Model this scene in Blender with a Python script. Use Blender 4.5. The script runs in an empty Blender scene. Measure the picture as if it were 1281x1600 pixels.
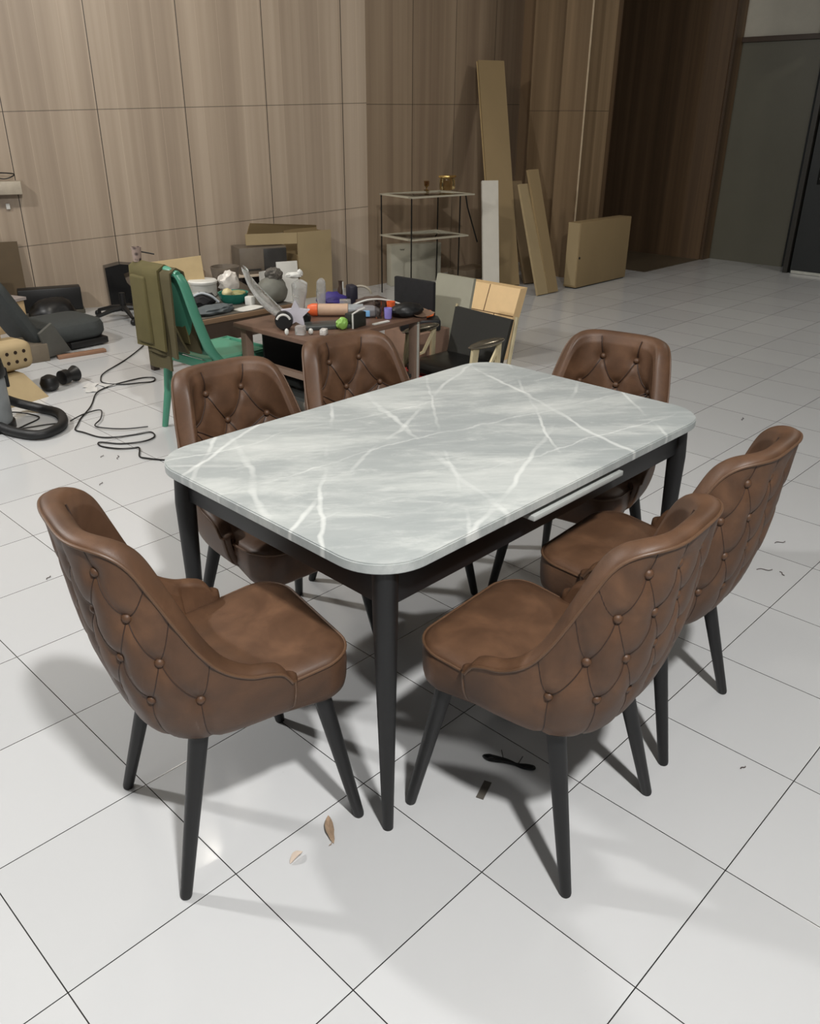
import bpy, bmesh, math, random, bisect
from mathutils import Vector, Matrix, noise
random.seed(7)
PI = math.pi
S = bpy.context.scene
COL = S.collection

# ------------------------------------------------------------------ camera, world, lights, exposure
IMG_W, IMG_H = 1281, 1600
cam_d = bpy.data.cameras.new('camera')
cam = bpy.data.objects.new('camera', cam_d); COL.objects.link(cam)
r_ = Vector((0.6972, -0.7168, 0.0059)); f_ = Vector((0.6483, 0.6270, -0.4332)).normalized()
r_ = (r_ - f_ * r_.dot(f_)).normalized(); u_ = r_.cross(f_)
M = Matrix((r_, u_, -f_)).transposed().to_4x4(); M.translation = Vector((0, 0, 1.5754))
cam.matrix_world = M
cam_d.sensor_fit = 'HORIZONTAL'; cam_d.sensor_width = 36.0
cam_d.lens = 1292.6 / IMG_W * 36.0
cam_d.clip_start = .02
S.camera = cam

W = bpy.data.worlds.new('world'); S.world = W; W.use_nodes = True
bg = W.node_tree.nodes['Background']; bg.inputs['Color'].default_value = (.90, .95, 1, 1); bg.inputs['Strength'].default_value = .065

def area(name, loc, target, size, power, color=(1, .985, .96), sy=None):
    d = bpy.data.lights.new(name, 'AREA'); d.energy = power; d.color = color
    d.shape = 'RECTANGLE' if sy else 'DISK'; d.size = size
    if sy: d.size_y = sy
    o = bpy.data.objects.new(name, d); COL.objects.link(o); o.location = loc
    o.rotation_euler = (Vector(target) - Vector(loc)).to_track_quat('-Z', 'Y').to_euler()
    return o
area('ceiling_lamp_behind_camera', (.15, -.95, 3.9), (.6, 1.2, 0), .24, 235)
area('ceiling_lamp_left_aisle', (-.9, 5.4, 3.9), (.4, 2.8, 0), .28, 190)
area('ceiling_panel_soft', (-1.4, 1.6, 3.92), (.6, 2.6, 0), 1.6, 18, (1, .98, .95))
area('ceiling_lamp_back', (2.6, 4.4, 3.92), (3.2, 6.4, .6), .5, 70, (1, .93, .82))
area('ceiling_lamp_right_aisle', (8.2, 1.0, 3.92), (7.0, 3.0, 0), .6, 55, (1, .95, .86))
S.view_settings.view_transform = 'Standard'; S.view_settings.look = 'None'
S.view_settings.exposure = -0.17; S.view_settings.gamma = 1.0; S.view_settings.use_curve_mapping = False

# ------------------------------------------------------------------ helpers
def tag(o, label=None, cat=None, group=None, kind=None):
    if label: o['label'] = label
    if cat: o['category'] = cat
    if group: o['group'] = group
    if kind: o['kind'] = kind
    return o

def smooth(me, ang=40):
    for p in me.polygons: p.use_smooth = True
    try: me.set_sharp_from_angle(angle=math.radians(ang))
    except Exception: pass

class MB:
    """collects shapes into one mesh"""
    def __init__(s): s.v = []; s.f = []
    def add(s, vs, fs):
        k = len(s.v); s.v += [tuple(v) for v in vs]; s.f += [tuple(i + k for i in f) for f in fs]; return s
    def bm(s, b):
        b.verts.index_update(); return s.add([v.co.copy() for v in b.verts], [[v.index for v in f.verts] for f in b.faces])
    def box(s, c, d, rot=None, bev=0.0, seg=2):
        b = bmesh.new(); bmesh.ops.create_cube(b, size=1)
        bmesh.ops.scale(b, vec=d, verts=b.verts)
        if bev > 0:
            bmesh.ops.bevel(b, geom=b.edges[:], offset=min(bev, min(d) * .49), segments=seg, profile=.5, affect='EDGES')
        m = Matrix.Translation(c)
        if rot is not None:
            m = m @ (rot if isinstance(rot, Matrix) else Matrix.Rotation(rot, 4, 'Z'))
        bmesh.ops.transform(b, matrix=m, verts=b.verts); s.bm(b); b.free(); return s
    def hexa(s, p):      # 8 points: bottom loop 4, top loop 4
        return s.add(p, [(3, 2, 1, 0), (4, 5, 6, 7), (0, 1, 5, 4), (1, 2, 6, 5), (2, 3, 7, 6), (3, 0, 4, 7)])
    def tube(s, pts, r, n=8, closed=False):
        pts = [Vector(p) for p in pts]; rs = r if isinstance(r, (list, tuple)) else [r] * len(pts)
        m = len(pts); rings = []; up = None
        for i, p in enumerate(pts):
            a = pts[(i - 1) % m] if (closed or i > 0) else p
            c = pts[(i + 1) % m] if (closed or i < m - 1) else p
            t = (c - a)
            t = t.normalized() if t.length > 1e-9 else Vector((0, 0, 1))
            if up is None:
                up = Vector((0, 0, 1)) if abs(t.z) < .9 else Vector((1, 0, 0))
            x = t.cross(up)
            if x.length < 1e-6: x = t.cross(Vector((1, .1, 0)))
            x.normalize(); y = x.cross(t).normalized(); up = y
            rings.append([p + rs[i] * (x * math.cos(2 * PI * k / n) + y * math.sin(2 * PI * k / n)) for k in range(n)])
        vs = [v for g in rings for v in g]; fs = []
        for i in range(m if closed else m - 1):
            j = (i + 1) % m
            for k in range(n):
                fs.append((i * n + k, i * n + (k + 1) % n, j * n + (k + 1) % n, j * n + k))
        if not closed:
            fs.append(tuple(range(n))[::-1]); fs.append(tuple((m - 1) * n + k for k in range(n)))
        return s.add(vs, fs)
    def lathe(s, prof, c=(0, 0, 0), n=28, mat=None):
        c = Vector(c); vs = []; fs = []
        for (r, z) in prof:
            for k in range(n):
                a = 2 * PI * k / n; p = Vector((r * math.cos(a), r * math.sin(a), z))
                if mat is not None: p = mat @ p
                vs.append(c + p)
        for i in range(len(prof) - 1):
            for k in range(n):
                fs.append((i * n + k, i * n + (k + 1) % n, (i + 1) * n + (k + 1) % n, (i + 1) * n + k))
        if prof[0][0] > 1e-6: fs.append(tuple(range(n))[::-1])
        if prof[-1][0] > 1e-6: fs.append(tuple((len(prof) - 1) * n + k for k in range(n)))
        return s.add(vs, fs)
    def prism(s, poly, z0, z1, mat=None):
        n = len(poly)
        vs = [Vector((x, y, z0)) for x, y in poly] + [Vector((x, y, z1)) for x, y in poly]
        if mat is not None: vs = [mat @ v for v in vs]
        return s.add(vs, [tuple(range(n))[::-1], tuple(range(n, 2 * n))] + [(k, (k + 1) % n, n + (k + 1) % n, n + k) for k in range(n)])
    def grid(s, P, thick=0.0, closed_u=False):
        """P[i][j] points; with thick the sheet gets a back side"""
        a, b = len(P), len(P[0]); P = [[Vector(q) for q in row] for row in P]
        if thick == 0:
            return s.add([q for row in P for q in row], [(i * b + j, i * b + j + 1, (i + 1) * b + j + 1, (i + 1) * b + j) for i in range(a - 1) for j in range(b - 1)])
        N = []
        for i in range(a):
            row = []
            for j in range(b):
                du = P[min(i + 1, a - 1)][j] - P[max(i - 1, 0)][j]; dv = P[i][min(j + 1, b - 1)] - P[i][max(j - 1, 0)]
                n_ = du.cross(dv); row.append(n_.normalized() if n_.length > 1e-12 else Vector((0, 0, 1)))
            N.append(row)
        top = [P[i][j] for i in range(a) for j in range(b)]
        bot = [P[i][j] - N[i][j] * thick for i in range(a) for j in range(b)]
        o = a * b; fs = []
        for i in range(a - 1):
            for j in range(b - 1):
                q = (i * b + j, i * b + j + 1, (i + 1) * b + j + 1, (i + 1) * b + j)
                fs.append(q[::-1]); fs.append(tuple(k + o for k in q))
        for j in range(b - 1):
            fs.append((j, j + 1, j + 1 + o, j + o)); k = (a - 1) * b + j; fs.append((k + 1, k, k + o, k + 1 + o))
        for i in range(a - 1):
            k = i * b; fs.append((k + b, k, k + o, k + b + o)); k = i * b + b - 1; fs.append((k, k + b, k + b + o, k + o))
        return s.add(top + bot, fs)
    def blob(s, c, d, amp=.15, sc=3.0, seed=0, sub=3, flat=None):
        b = bmesh.new(); bmesh.ops.create_icosphere(b, subdivisions=sub, radius=1)
        for v in b.verts:
            n_ = v.co.normalized(); k = 1 + amp * noise.noise(n_ * sc + Vector((seed * 7.3, seed, 1.7)))
            v.co = Vector((n_.x * d[0] * k, n_.y * d[1] * k, n_.z * d[2] * k))
            if flat is not None and v.co.z < flat: v.co.z = flat
            v.co += Vector(c)
        s.bm(b); b.free(); return s
    def build(s, name, mat, parent=None, loc=(0, 0, 0), rot=None, sm=40, subsurf=0):
        me = bpy.data.meshes.new(name); me.from_pydata(s.v, [], s.f); me.update()
        b = bmesh.new(); b.from_mesh(me); bmesh.ops.recalc_face_normals(b, faces=b.faces); b.to_mesh(me); b.free()
        if sm: smooth(me, sm)
        o = bpy.data.objects.new(name, me); COL.objects.link(o)
        if mat: me.materials.append(mat)
        o.location = loc
        if rot is not None: o.rotation_euler = rot
        if parent: o.parent = parent
        if subsurf:
            m = o.modifiers.new('subdivision', 'SUBSURF'); m.levels = m.render_levels = subsurf
        return o

def empty(name, loc=(0, 0, 0), rz=0.0, label=None, cat=None, group=None):
    o = bpy.data.objects.new(name, None); COL.objects.link(o); o.location = loc; o.rotation_euler = (0, 0, rz)
    o.empty_display_size = .1
    return tag(o, label, cat, group)

def kids(o): return [c for c in bpy.data.objects if c.parent == o]
def copy_tree(o, parent=None):
    c = o.copy(); COL.objects.link(c); c.parent = parent
    for k in kids(o): copy_tree(k, c)
    return c

def rrect(x0, x1, y0, y1, r, n=8):
    P = []
    for cx, cy, a0 in ((x1 - r, y1 - r, 0), (x0 + r, y1 - r, 90), (x0 + r, y0 + r, 180), (x1 - r, y0 + r, 270)):
        for k in range(n + 1):
            a = math.radians(a0 + 90 * k / n); P.append((cx + r * math.cos(a), cy + r * math.sin(a)))
    return P

def cr(pts, n=8):
    """catmull-rom through 3D points"""
    P = [Vector(p) for p in pts]; out = []
    for i in range(len(P) - 1):
        a = P[i - 1] if i else P[0]; b, c = P[i], P[i + 1]; d = P[i + 2] if i + 2 < len(P) else P[-1]
        for k in range(n):
            t = k / n
            out.append(.5 * ((2 * b) + (c - a) * t + (2 * a - 5 * b + 4 * c - d) * t * t + (3 * b - a - 3 * c + d) * t ** 3))
    out.append(P[-1]); return out

# ------------------------------------------------------------------ materials
def s2l(c):
    return tuple((x / 12.92 if x <= .04045 else ((x + .055) / 1.055) ** 2.4) for x in (v / 255 for v in c))
def newmat(name):
    m = bpy.data.materials.new(name); m.use_nodes = True
    return m, m.node_tree, m.node_tree.nodes['Principled BSDF']
def ramp(nt, fac, stops):
    n = nt.nodes.new('ShaderNodeValToRGB'); e = n.color_ramp.elements
    while len(e) < len(stops): e.new(.5)
    for el, (p, c) in zip(e, stops): el.position = p; el.color = (*c, 1)
    nt.links.new(fac, n.inputs[0]); return n.outputs[0]
def mathn(nt, op, a, b=None, c=None):
    n = nt.nodes.new('ShaderNodeMath'); n.operation = op
    for i, x in enumerate((a, b, c)):
        if x is None: continue
        if isinstance(x, (int, float)): n.inputs[i].default_value = x
        else: nt.links.new(x, n.inputs[i])
    return n.outputs[0]
def noisen(nt, vec, scale, detail=3, rough=.5, dist=0):
    n = nt.nodes.new('ShaderNodeTexNoise'); n.inputs['Scale'].default_value = scale; n.inputs['Detail'].default_value = detail
    n.inputs['Roughness'].default_value = rough; n.inputs['Distortion'].default_value = dist
    if vec is not None: nt.links.new(vec, n.inputs['Vector'])
    return n.outputs['Fac']
def objco(nt, scale=(1, 1, 1), rot=(0, 0, 0), loc=(0, 0, 0)):
    t = nt.nodes.new('ShaderNodeTexCoord'); m = nt.nodes.new('ShaderNodeMapping'); m.inputs['Scale'].default_value = scale
    m.inputs['Rotation'].default_value = rot; m.inputs['Location'].default_value = loc
    nt.links.new(t.outputs['Object'], m.inputs[0]); return m.outputs[0]
def objco2(nt, rot, scale, loc=(0, 0, 0)):
    a = objco(nt, (1, 1, 1), (0, 0, math.radians(rot)), loc)
    m = nt.nodes.new('ShaderNodeMapping'); m.inputs['Scale'].default_value = scale; nt.links.new(a, m.inputs[0]); return m.outputs[0]
def mixc(nt, fac, a, b, mode='MIX'):
    n = nt.nodes.new('ShaderNodeMix'); n.data_type = 'RGBA'; n.blend_type = mode
    for sock, x in ((n.inputs[0], fac), (n.inputs[6], a), (n.inputs[7], b)):
        if isinstance(x, (int, float)): sock.default_value = x
        elif isinstance(x, tuple): sock.default_value = (*x, 1)
        else: nt.links.new(x, sock)
    return n.outputs[2]
def bump(nt, bs, h, strength=.2, dist=.01):
    n = nt.nodes.new('ShaderNodeBump'); n.inputs['Strength'].default_value = strength; n.inputs['Distance'].default_value = dist
    nt.links.new(h, n.inputs['Height']); nt.links.new(n.outputs[0], bs.inputs['Normal'])

MATS = {}
def mat(name, rgb, rough=.5, metal=0.0, var=.12, scale=12, bmp=.0, stretch=(1, 1, 1), coat=0.0, sheen=0.0):
    """plain procedural material: noise modulated colour"""
    if name in MATS: return MATS[name]
    m, nt, b = newmat(name); c = s2l(rgb)
    co = objco(nt, stretch); n = noisen(nt, co, scale, 4, .55)
    lo = tuple(max(0, x * (1 - var)) for x in c); hi = tuple(min(1, x * (1 + var)) for x in c)
    nt.links.new(ramp(nt, n, [(.3, lo), (.7, hi)]), b.inputs['Base Color'])
    b.inputs['Roughness'].default_value = rough; b.inputs['Metallic'].default_value = metal
    if coat: b.inputs['Coat Weight'].default_value = coat
    if sheen: b.inputs['Sheen Weight'].default_value = sheen
    if bmp: bump(nt, b, n, bmp, .005)
    MATS[name] = m; return m
def glass(name, rgb=(255, 255, 255), rough=.02, ior=1.45):
    if name in MATS: return MATS[name]
    m, nt, b = newmat(name); b.inputs['Base Color'].default_value = (*s2l(rgb), 1)
    b.inputs['Transmission Weight'].default_value = 1; b.inputs['IOR'].default_value = ior
    co = objco(nt); n = noisen(nt, co, 20, 2)
    nt.links.new(ramp(nt, n, [(.3, (rough,) * 3), (.7, (rough * 1.6 + .01,) * 3)]), b.inputs['Roughness'])
    MATS[name] = m; return m

def leather():
    m, nt, b = newmat('brown_leather'); co = objco(nt)
    n1 = noisen(nt, co, 7, 4, .6, .4); n2 = noisen(nt, co, 38, 3, .6)
    c = ramp(nt, n1, [(.25, s2l((67, 47, 33))), (.5, s2l((86, 61, 43))), (.75, s2l((110, 79, 56)))])
    c = mixc(nt, mathn(nt, 'MULTIPLY', n2, .25), c, s2l((70, 46, 33)))
    nt.links.new(c, b.inputs['Base Color'])
    nt.links.new(ramp(nt, n1, [(.3, (.46,) * 3), (.7, (.58,) * 3)]), b.inputs['Roughness'])
    b.inputs['Specular IOR Level'].default_value = .42
    v = nt.nodes.new('ShaderNodeTexVoronoi'); v.inputs['Scale'].default_value = 420; nt.links.new(co, v.inputs['Vector'])
    bump(nt, b, v.outputs['Distance'], .12, .0012)
    return m
LEATHER = leather()
LEATHER_PIPE = mat('leather_piping', (90, 65, 46), .5, var=.1, scale=30)
LEATHER_SEAM = mat('leather_seam', (52, 34, 24), .6, var=.1, scale=30)
BLACKLEG = mat('black_painted_metal', (19, 19, 20), .5, 0, var=.08, scale=8)

def marble():
    m, nt, b = newmat('grey_marble'); co = objco2(nt, 38, (1, 2.8, 1))
    base = noisen(nt, co, 1.9, 8, .68, .3); cloud = noisen(nt, objco2(nt, 30, (1, 2, 1), (2, 5, 0)), 5.0, 8, .72, .5)
    c = ramp(nt, base, [(.32, s2l((140, 146, 146))), (.47, s2l((156, 161, 160))), (.56, s2l((182, 186, 183))), (.70, s2l((206, 208, 204)))])
    c = mixc(nt, mathn(nt, 'MULTIPLY', cloud, .65), c, s2l((164, 168, 167)))
    wisp = ramp(nt, noisen(nt, objco2(nt, 40, (1, 4, 1), (5, 1, 0)), 6.0, 8, .75, .8), [(.52, (0, 0, 0)), (.74, (.55, .55, .55))])
    c = mixc(nt, wisp, c, s2l((208, 210, 206)))
    for sc, ph, st, an, dist, ds, th in ((1.05, .7, .55, 66, 1.5, 1.2, .99993), (.85, 2.6, .5, 20, 1.8, 1.6, .99994), (1.6, 4.4, .35, 100, 2.0, 2.0, .99992), (1.3, 1.1, .5, 42, 1.2, 1.5, .99993)):
        w = nt.nodes.new('ShaderNodeTexWave'); w.wave_type = 'BANDS'; w.bands_direction = 'X'
        w.inputs['Scale'].default_value = sc * .75; w.inputs['Distortion'].default_value = dist; w.inputs['Detail'].default_value = 5
        w.inputs['Detail Scale'].default_value = ds; w.inputs['Detail Roughness'].default_value = .6; w.inputs['Phase Offset'].default_value = ph
        nt.links.new(objco2(nt, an, (1, 1, 1), (ph, ph * .3, 0)), w.inputs['Vector'])
        vein = ramp(nt, w.outputs['Fac'], [(th - .00015, (0, 0, 0)), (1.0, (1, 1, 1))])
        mask = ramp(nt, noisen(nt, objco2(nt, 0, (1, 1, 1), (ph, 0, ph)), 3.2, 3), [(.40, (0, 0, 0)), (.62, (1, 1, 1))])
        c = mixc(nt, mathn(nt, 'MULTIPLY', mathn(nt, 'MULTIPLY', vein, st), mask), c, s2l((226, 228, 224)))
    nt.links.new(c, b.inputs['Base Color']); b.inputs['Roughness'].default_value = .34
    b.inputs['Specular IOR Level'].default_value = .4
    return m
MARBLE = marble()

TILE = .4; TX, TY = .298, .024
def floor_mat():
    m, nt, b = newmat('white_floor_tiles')
    t = nt.nodes.new('ShaderNodeTexCoord'); sp = nt.nodes.new('ShaderNodeSeparateXYZ'); nt.links.new(t.outputs['Object'], sp.inputs[0])
    def line(axis, off):
        x = mathn(nt, 'DIVIDE', mathn(nt, 'SUBTRACT', sp.outputs[axis], off - TILE * 40), TILE)
        fr = mathn(nt, 'FRACT', x); d = mathn(nt, 'MINIMUM', fr, mathn(nt, 'SUBTRACT', 1.0, fr))
        return mathn(nt, 'MULTIPLY', d, TILE), mathn(nt, 'FLOOR', x)
    dx, ix = line(0, TX); dy, iy = line(1, TY)
    d = mathn(nt, 'MINIMUM', dx, dy)
    grout = mathn(nt, 'LESS_THAN', d, .0013)
    cb = nt.nodes.new('ShaderNodeCombineXYZ'); nt.links.new(ix, cb.inputs[0]); nt.links.new(iy, cb.inputs[1])
    wn = nt.nodes.new('ShaderNodeTexWhiteNoise'); nt.links.new(cb.outputs[0], wn.inputs['Vector'])
    n = noisen(nt, t.outputs['Object'], 1.2, 3); n2 = noisen(nt, t.outputs['Object'], 55, 4, .7)
    c = ramp(nt, wn.outputs['Value'], [(0, s2l((186, 187, 188))), (1, s2l((194, 195, 196)))])
    c = mixc(nt, mathn(nt, 'MULTIPLY', n, .25), c, s2l((180, 180, 179)))
    speck = mathn(nt, 'MULTIPLY', mathn(nt, 'GREATER_THAN', n2, .735), .35)
    c = mixc(nt, speck, c, s2l((150, 146, 140)))
    c = mixc(nt, grout, c, s2l((38, 37, 36)))
    nt.links.new(c, b.inputs['Base Color'])
    nt.links.new(ramp(nt, n, [(.3, (.10,) * 3), (.7, (.17,) * 3)]), b.inputs['Roughness'])
    b.inputs['IOR'].default_value = 1.5
    h = mathn(nt, 'MINIMUM', d, .003); bump(nt, b, h, .25, .5)
    return m

def veneer(name, lo, mid, hi, vseams, hseams, rough=.45, vstart=None, grain=1.0):
    """wood veneer wall: local x runs along the wall, local z up"""
    m, nt, b = newmat(name)
    t = nt.nodes.new('ShaderNodeTexCoord'); sp = nt.nodes.new('ShaderNodeSeparateXYZ'); nt.links.new(t.outputs['Object'], sp.inputs[0])
    X, Z = sp.outputs[0], sp.outputs[2]
    broad = noisen(nt, objco(nt, (3.2, 3.2, .05)), 2.2, 2, .4)
    mid_ = noisen(nt, objco(nt, (14, 14, .22)), 1.6, 3, .5)
    fine = noisen(nt, objco(nt, (70, 70, 1.1)), 2.0, 4, .6)
    f = mathn(nt, 'ADD', mathn(nt, 'MULTIPLY', broad, .62), mathn(nt, 'ADD', mathn(nt, 'MULTIPLY', mid_, .29), mathn(nt, 'MULTIPLY', fine, .09)))
    # veneer leaves: a slightly different tone per leaf
    leaf = mathn(nt, 'FLOOR', mathn(nt, 'DIVIDE', X, .178 * grain))
    wn = nt.nodes.new('ShaderNodeTexWhiteNoise'); wn.noise_dimensions = '1D'; nt.links.new(leaf, wn.inputs['W'])
    f = mathn(nt, 'ADD', f, mathn(nt, 'MULTIPLY', mathn(nt, 'SUBTRACT', wn.outputs['Value'], .5), .10))
    c = ramp(nt, f, [(.36, s2l(lo)), (.5, s2l(mid)), (.64, s2l(hi))])
    ln = None
    def acc(x):
        nonlocal ln
        ln = x if ln is None else mathn(nt, 'MAXIMUM', ln, x)
    for (s0, step, w, above) in vseams:
        fr = mathn(nt, 'FRACT', mathn(nt, 'DIVIDE', mathn(nt, 'SUBTRACT', X, s0 - step * 30), step))
        d = mathn(nt, 'MULTIPLY', mathn(nt, 'MINIMUM', fr, mathn(nt, 'SUBTRACT', 1.0, fr)), step)
        acc(mathn(nt, 'LESS_THAN', d, w))
    for (z0, slope) in hseams:
        zz = mathn(nt, 'SUBTRACT', mathn(nt, 'SUBTRACT', Z, z0), mathn(nt, 'MULTIPLY', X, slope))
        acc(mathn(nt, 'MULTIPLY', mathn(nt, 'LESS_THAN', mathn(nt, 'ABSOLUTE', zz), .0028), .75))
    # pale leaf joints
    fr = mathn(nt, 'FRACT', mathn(nt, 'DIVIDE', X, .178 * grain)); d = mathn(nt, 'MULTIPLY', fr, .178 * grain)
    c = mixc(nt, mathn(nt, 'MULTIPLY', mathn(nt, 'LESS_THAN', d, .003), .35), c, s2l(tuple(min(255, int(x * 1.2)) for x in hi)))
    if ln is not None: c = mixc(nt, ln, c, s2l((38, 30, 24)))
    nt.links.new(c, b.inputs['Base Color']); b.inputs['Roughness'].default_value = rough
    bump(nt, b, fine, .05, .002)
    return m

WALL_V = veneer('veneer_light', (146, 130, 113), (158, 142, 124), (171, 155, 137), [(.37, .718, .0032, 0)], [(.575, .068), (1.588, .030)])
WALL_R = veneer('veneer_light_plain', (134, 115, 96), (146, 127, 106), (158, 139, 117), [(.0, .62, .003, 0)], [(1.66, .010)])
WALL_D = veneer('veneer_dark', (70, 54, 38), (86, 67, 48), (104, 82, 59), [], [])
WALL_P = veneer('veneer_pier', (112, 92, 68), (128, 107, 81), (146, 123, 95), [], [(1.62, 0)])
CEIL = mat('white_ceiling', (225, 224, 220), .8, var=.03, scale=2)

# ------------------------------------------------------------------ structure
def struct(name, mb, m, loc=(0, 0, 0), rz=0.0, sm=0):
    o = mb.build(name, m, loc=loc, rot=(0, 0, rz), sm=sm); return tag(o, kind='structure')
struct('floor', MB().box((5, 3.2, -.05), (18, 15, .1)), floor_mat())
struct('ceiling', MB().box((5, 3.2, 4.05), (18, 15, .1)), CEIL)
# back wall: local origin at (3.3, 7.28), local x along the wall
ang = math.atan2(6.28 - 7.28, 5.87 - 3.3)
struct('wall_back', MB().box((-.62, .06, 2.0), (6.76, .12, 4.0)), WALL_V, (3.3, 7.28, 0), ang)
struct('wall_back_right', MB().box((1.19, .06, 2.0), (2.38, .12, 4.0)), WALL_R, (5.87, 6.28, 0))
# stepped pier beside the alcove
struct('wall_pier_recess', MB().box((.05, 0, 2), (.1, .40, 4)), veneer('veneer_recess', (92, 72, 52), (104, 84, 62), (118, 96, 72), [], []), (8.2, 6.12, 0))
struct('wall_pier_middle', MB().box((0, 0, 2), (.30, .56, 4)), WALL_P, (8.09, 5.66, 0))
struct('wall_pier_front', MB().box((0, 0, 2), (.44, .30, 4)), WALL_P, (7.94, 5.25, 0))
struct('wall_pier_edge', MB().box((0, 0, 2), (.16, .6, 4)), WALL_D, (8.24, 5.45, 0))
struct('pier_highlight_strip', MB().box((0, 0, 2), (.012, .012, 4)), mat('painted_highlight', (190, 172, 145), .5), (7.722, 5.104, 0))  # pale strip paints in the bright highlight along the pier corner
# alcove
struct('wall_alcove_back', MB().box((0, 0, 2), (2.0, .1, 4)), WALL_D, (9.2, 7.1, 0))
struct('wall_alcove_right', MB().box((0, 0, 2), (2.36, .1, 4)), WALL_D, (9.98, 5.92, 0), PI / 2)
struct('wall_alcove_end', MB().box((0, 0, 2), (.24, .1, 4)), WALL_D, (10.08, 4.76, 0))
struct('floor_alcove', MB().box((0, 0, .003), (1.28, 2.3, .006)), mat('brown_floor_patch', (86, 76, 62), .35, var=.06), (9.30, 5.89, 0))
# right wall with grey panel, transom and black door
GREYP = mat('grey_panel_laminate', (96, 94, 82), .4, var=.06, scale=1.2)
struct('wall_right_panel', MB().box((0, 0, 1.16), (.06, .90, 2.32)), GREYP, (10.18, 4.27, 0))
struct('trim_2', MB().box((0, 0, 0), (.09, .98, .05)), mat('bronze_frame', (62, 48, 36), .4), (10.16, 4.25, 2.345))
struct('wall_right_transom', MB().box((0, 0, 0), (.06, .88, 1.63)), mat('pale_transom', (176, 172, 160), .6, var=.03), (10.18, 4.27, 3.185))
struct('wall_right', MB().box((0, 0, 2), (.12, 5.0, 4)).box((-.14, 2.44, 3.2), (.3, .12, 1.6)), WALL_D, (10.02, 1.2, 0))
dr = struct('door_1', MB().box((0, 0, 1.13), (.05, 1.0, 2.26), bev=.004), mat('black_door', (30, 33, 34), .45, var=.05), (9.83, 3.09, 0))
MB().box((0, 0, 0), (.012, .96, .03)).build('threshold_strip', mat('pale_metal', (190, 190, 182), .35, .3), dr, (-.035, 0, .018))
MB().box((0, 0, 0), (.010, .07, .26), bev=.003).build('lock_plate', mat('dark_metal_plate', (22, 24, 25), .35, .4), dr, (-.031, .36, 1.06))
MB().tube([(-.02, 0, 0), (-.055, 0, 0), (-.06, -.02, 0), (-.06, -.11, 0)], .008).build('door_handle', mat('satin_metal', (120, 120, 116), .3, .9), dr, (-.031, .36, 1.15))
MB().lathe([(0, 0), (.012, 0), (.012, .008), (0, .008)], mat=Matrix.Rotation(-PI / 2, 4, 'Y')).build('key_cylinder', mat('satin_metal', (120, 120, 116), .3, .9), dr, (-.036, .36, .99))
MB().box((0, 0, 0), (.014, .05, .9), bev=.004).build('pull_bar', mat('dark_metal_plate', (22, 24, 25), .35, .4), dr, (-.034, .22, 1.2))
struct('trim_3', MB().box((0, 0, 1.15), (.16, .05, 2.3)), mat('dark_door_frame', (40, 38, 34), .4), (9.85, 3.63, 0))
struct('trim_4', MB().box((0, 0, 0), (.16, 1.06, .05)), mat('dark_door_frame', (40, 38, 34), .4), (9.85, 3.09, 2.30))

# ------------------------------------------------------------------ dining table
T = empty('dining_table', (1.679, 1.470, 0), 0, 'grey marble topped dining table with rounded corners and black tapered legs', 'dining table')
hx, hy = .704, .45
b = bmesh.new()
poly = rrect(-hx, hx, -hy, hy, .13, 12)
vs = [b.verts.new((x, y, .728)) for x, y in poly]; fc = b.faces.new(vs)
ex = bmesh.ops.extrude_face_region(b, geom=[fc]); top_v = [e for e in ex['geom'] if isinstance(e, bmesh.types.BMVert)]
for v in top_v: v.co.z = .754
ed = [e for e in b.edges if abs(e.verts[0].co.z - e.verts[1].co.z) < 1e-6]
bmesh.ops.bevel(b, geom=ed, offset=.003, segments=2, affect='EDGES')
MB().bm(b).build('tabletop', MARBLE, T, sm=35); b.free()
AP = mat('black_apron', (22, 22, 24), .45, var=.06)
ax, ay = hx - .075, hy - .062
for sx, sy in ((-1, -1), (1, -1), (1, 1), (-1, 1)):
    x, y = sx * (hx - .068), sy * (hy - .06)
    prof = []
    m = MB(); m.tube([(x - sx * .006, y - sy * .006, .727), (x, y, .62), (x + sx * .003, y + sy * .006, .0)], [.029, .028, .0135], 20)
    m.build('leg', BLACKLEG, T)
for nm, c, d in (('apron', (0, -ay, .678), (2 * ax - .03, .022, .094)), ('apron', (0, ay, .678), (2 * ax - .03, .022, .094)),
                 ('apron', (-ax, 0, .678), (.022, 2 * ay - .03, .094)), ('apron', (ax, 0, .678), (.022, 2 * ay - .03, .094))):
    MB().box((0, 0, 0), d, bev=.002).build('apron', AP, T, c)
MB().box((0, 0, 0), (.40, .30, .014), bev=.002).build('extension_leaf', mat('pale_leaf_edge', (170, 173, 170), .35, var=.04), T, (.002, -hy + .149, .7065))
MB().box((0, 0, 0), (1.1, .02, .006)).build('slide_rail', mat('black_rail', (14, 14, 15), .5), T, (0, -hy + .05, .7245))

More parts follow.
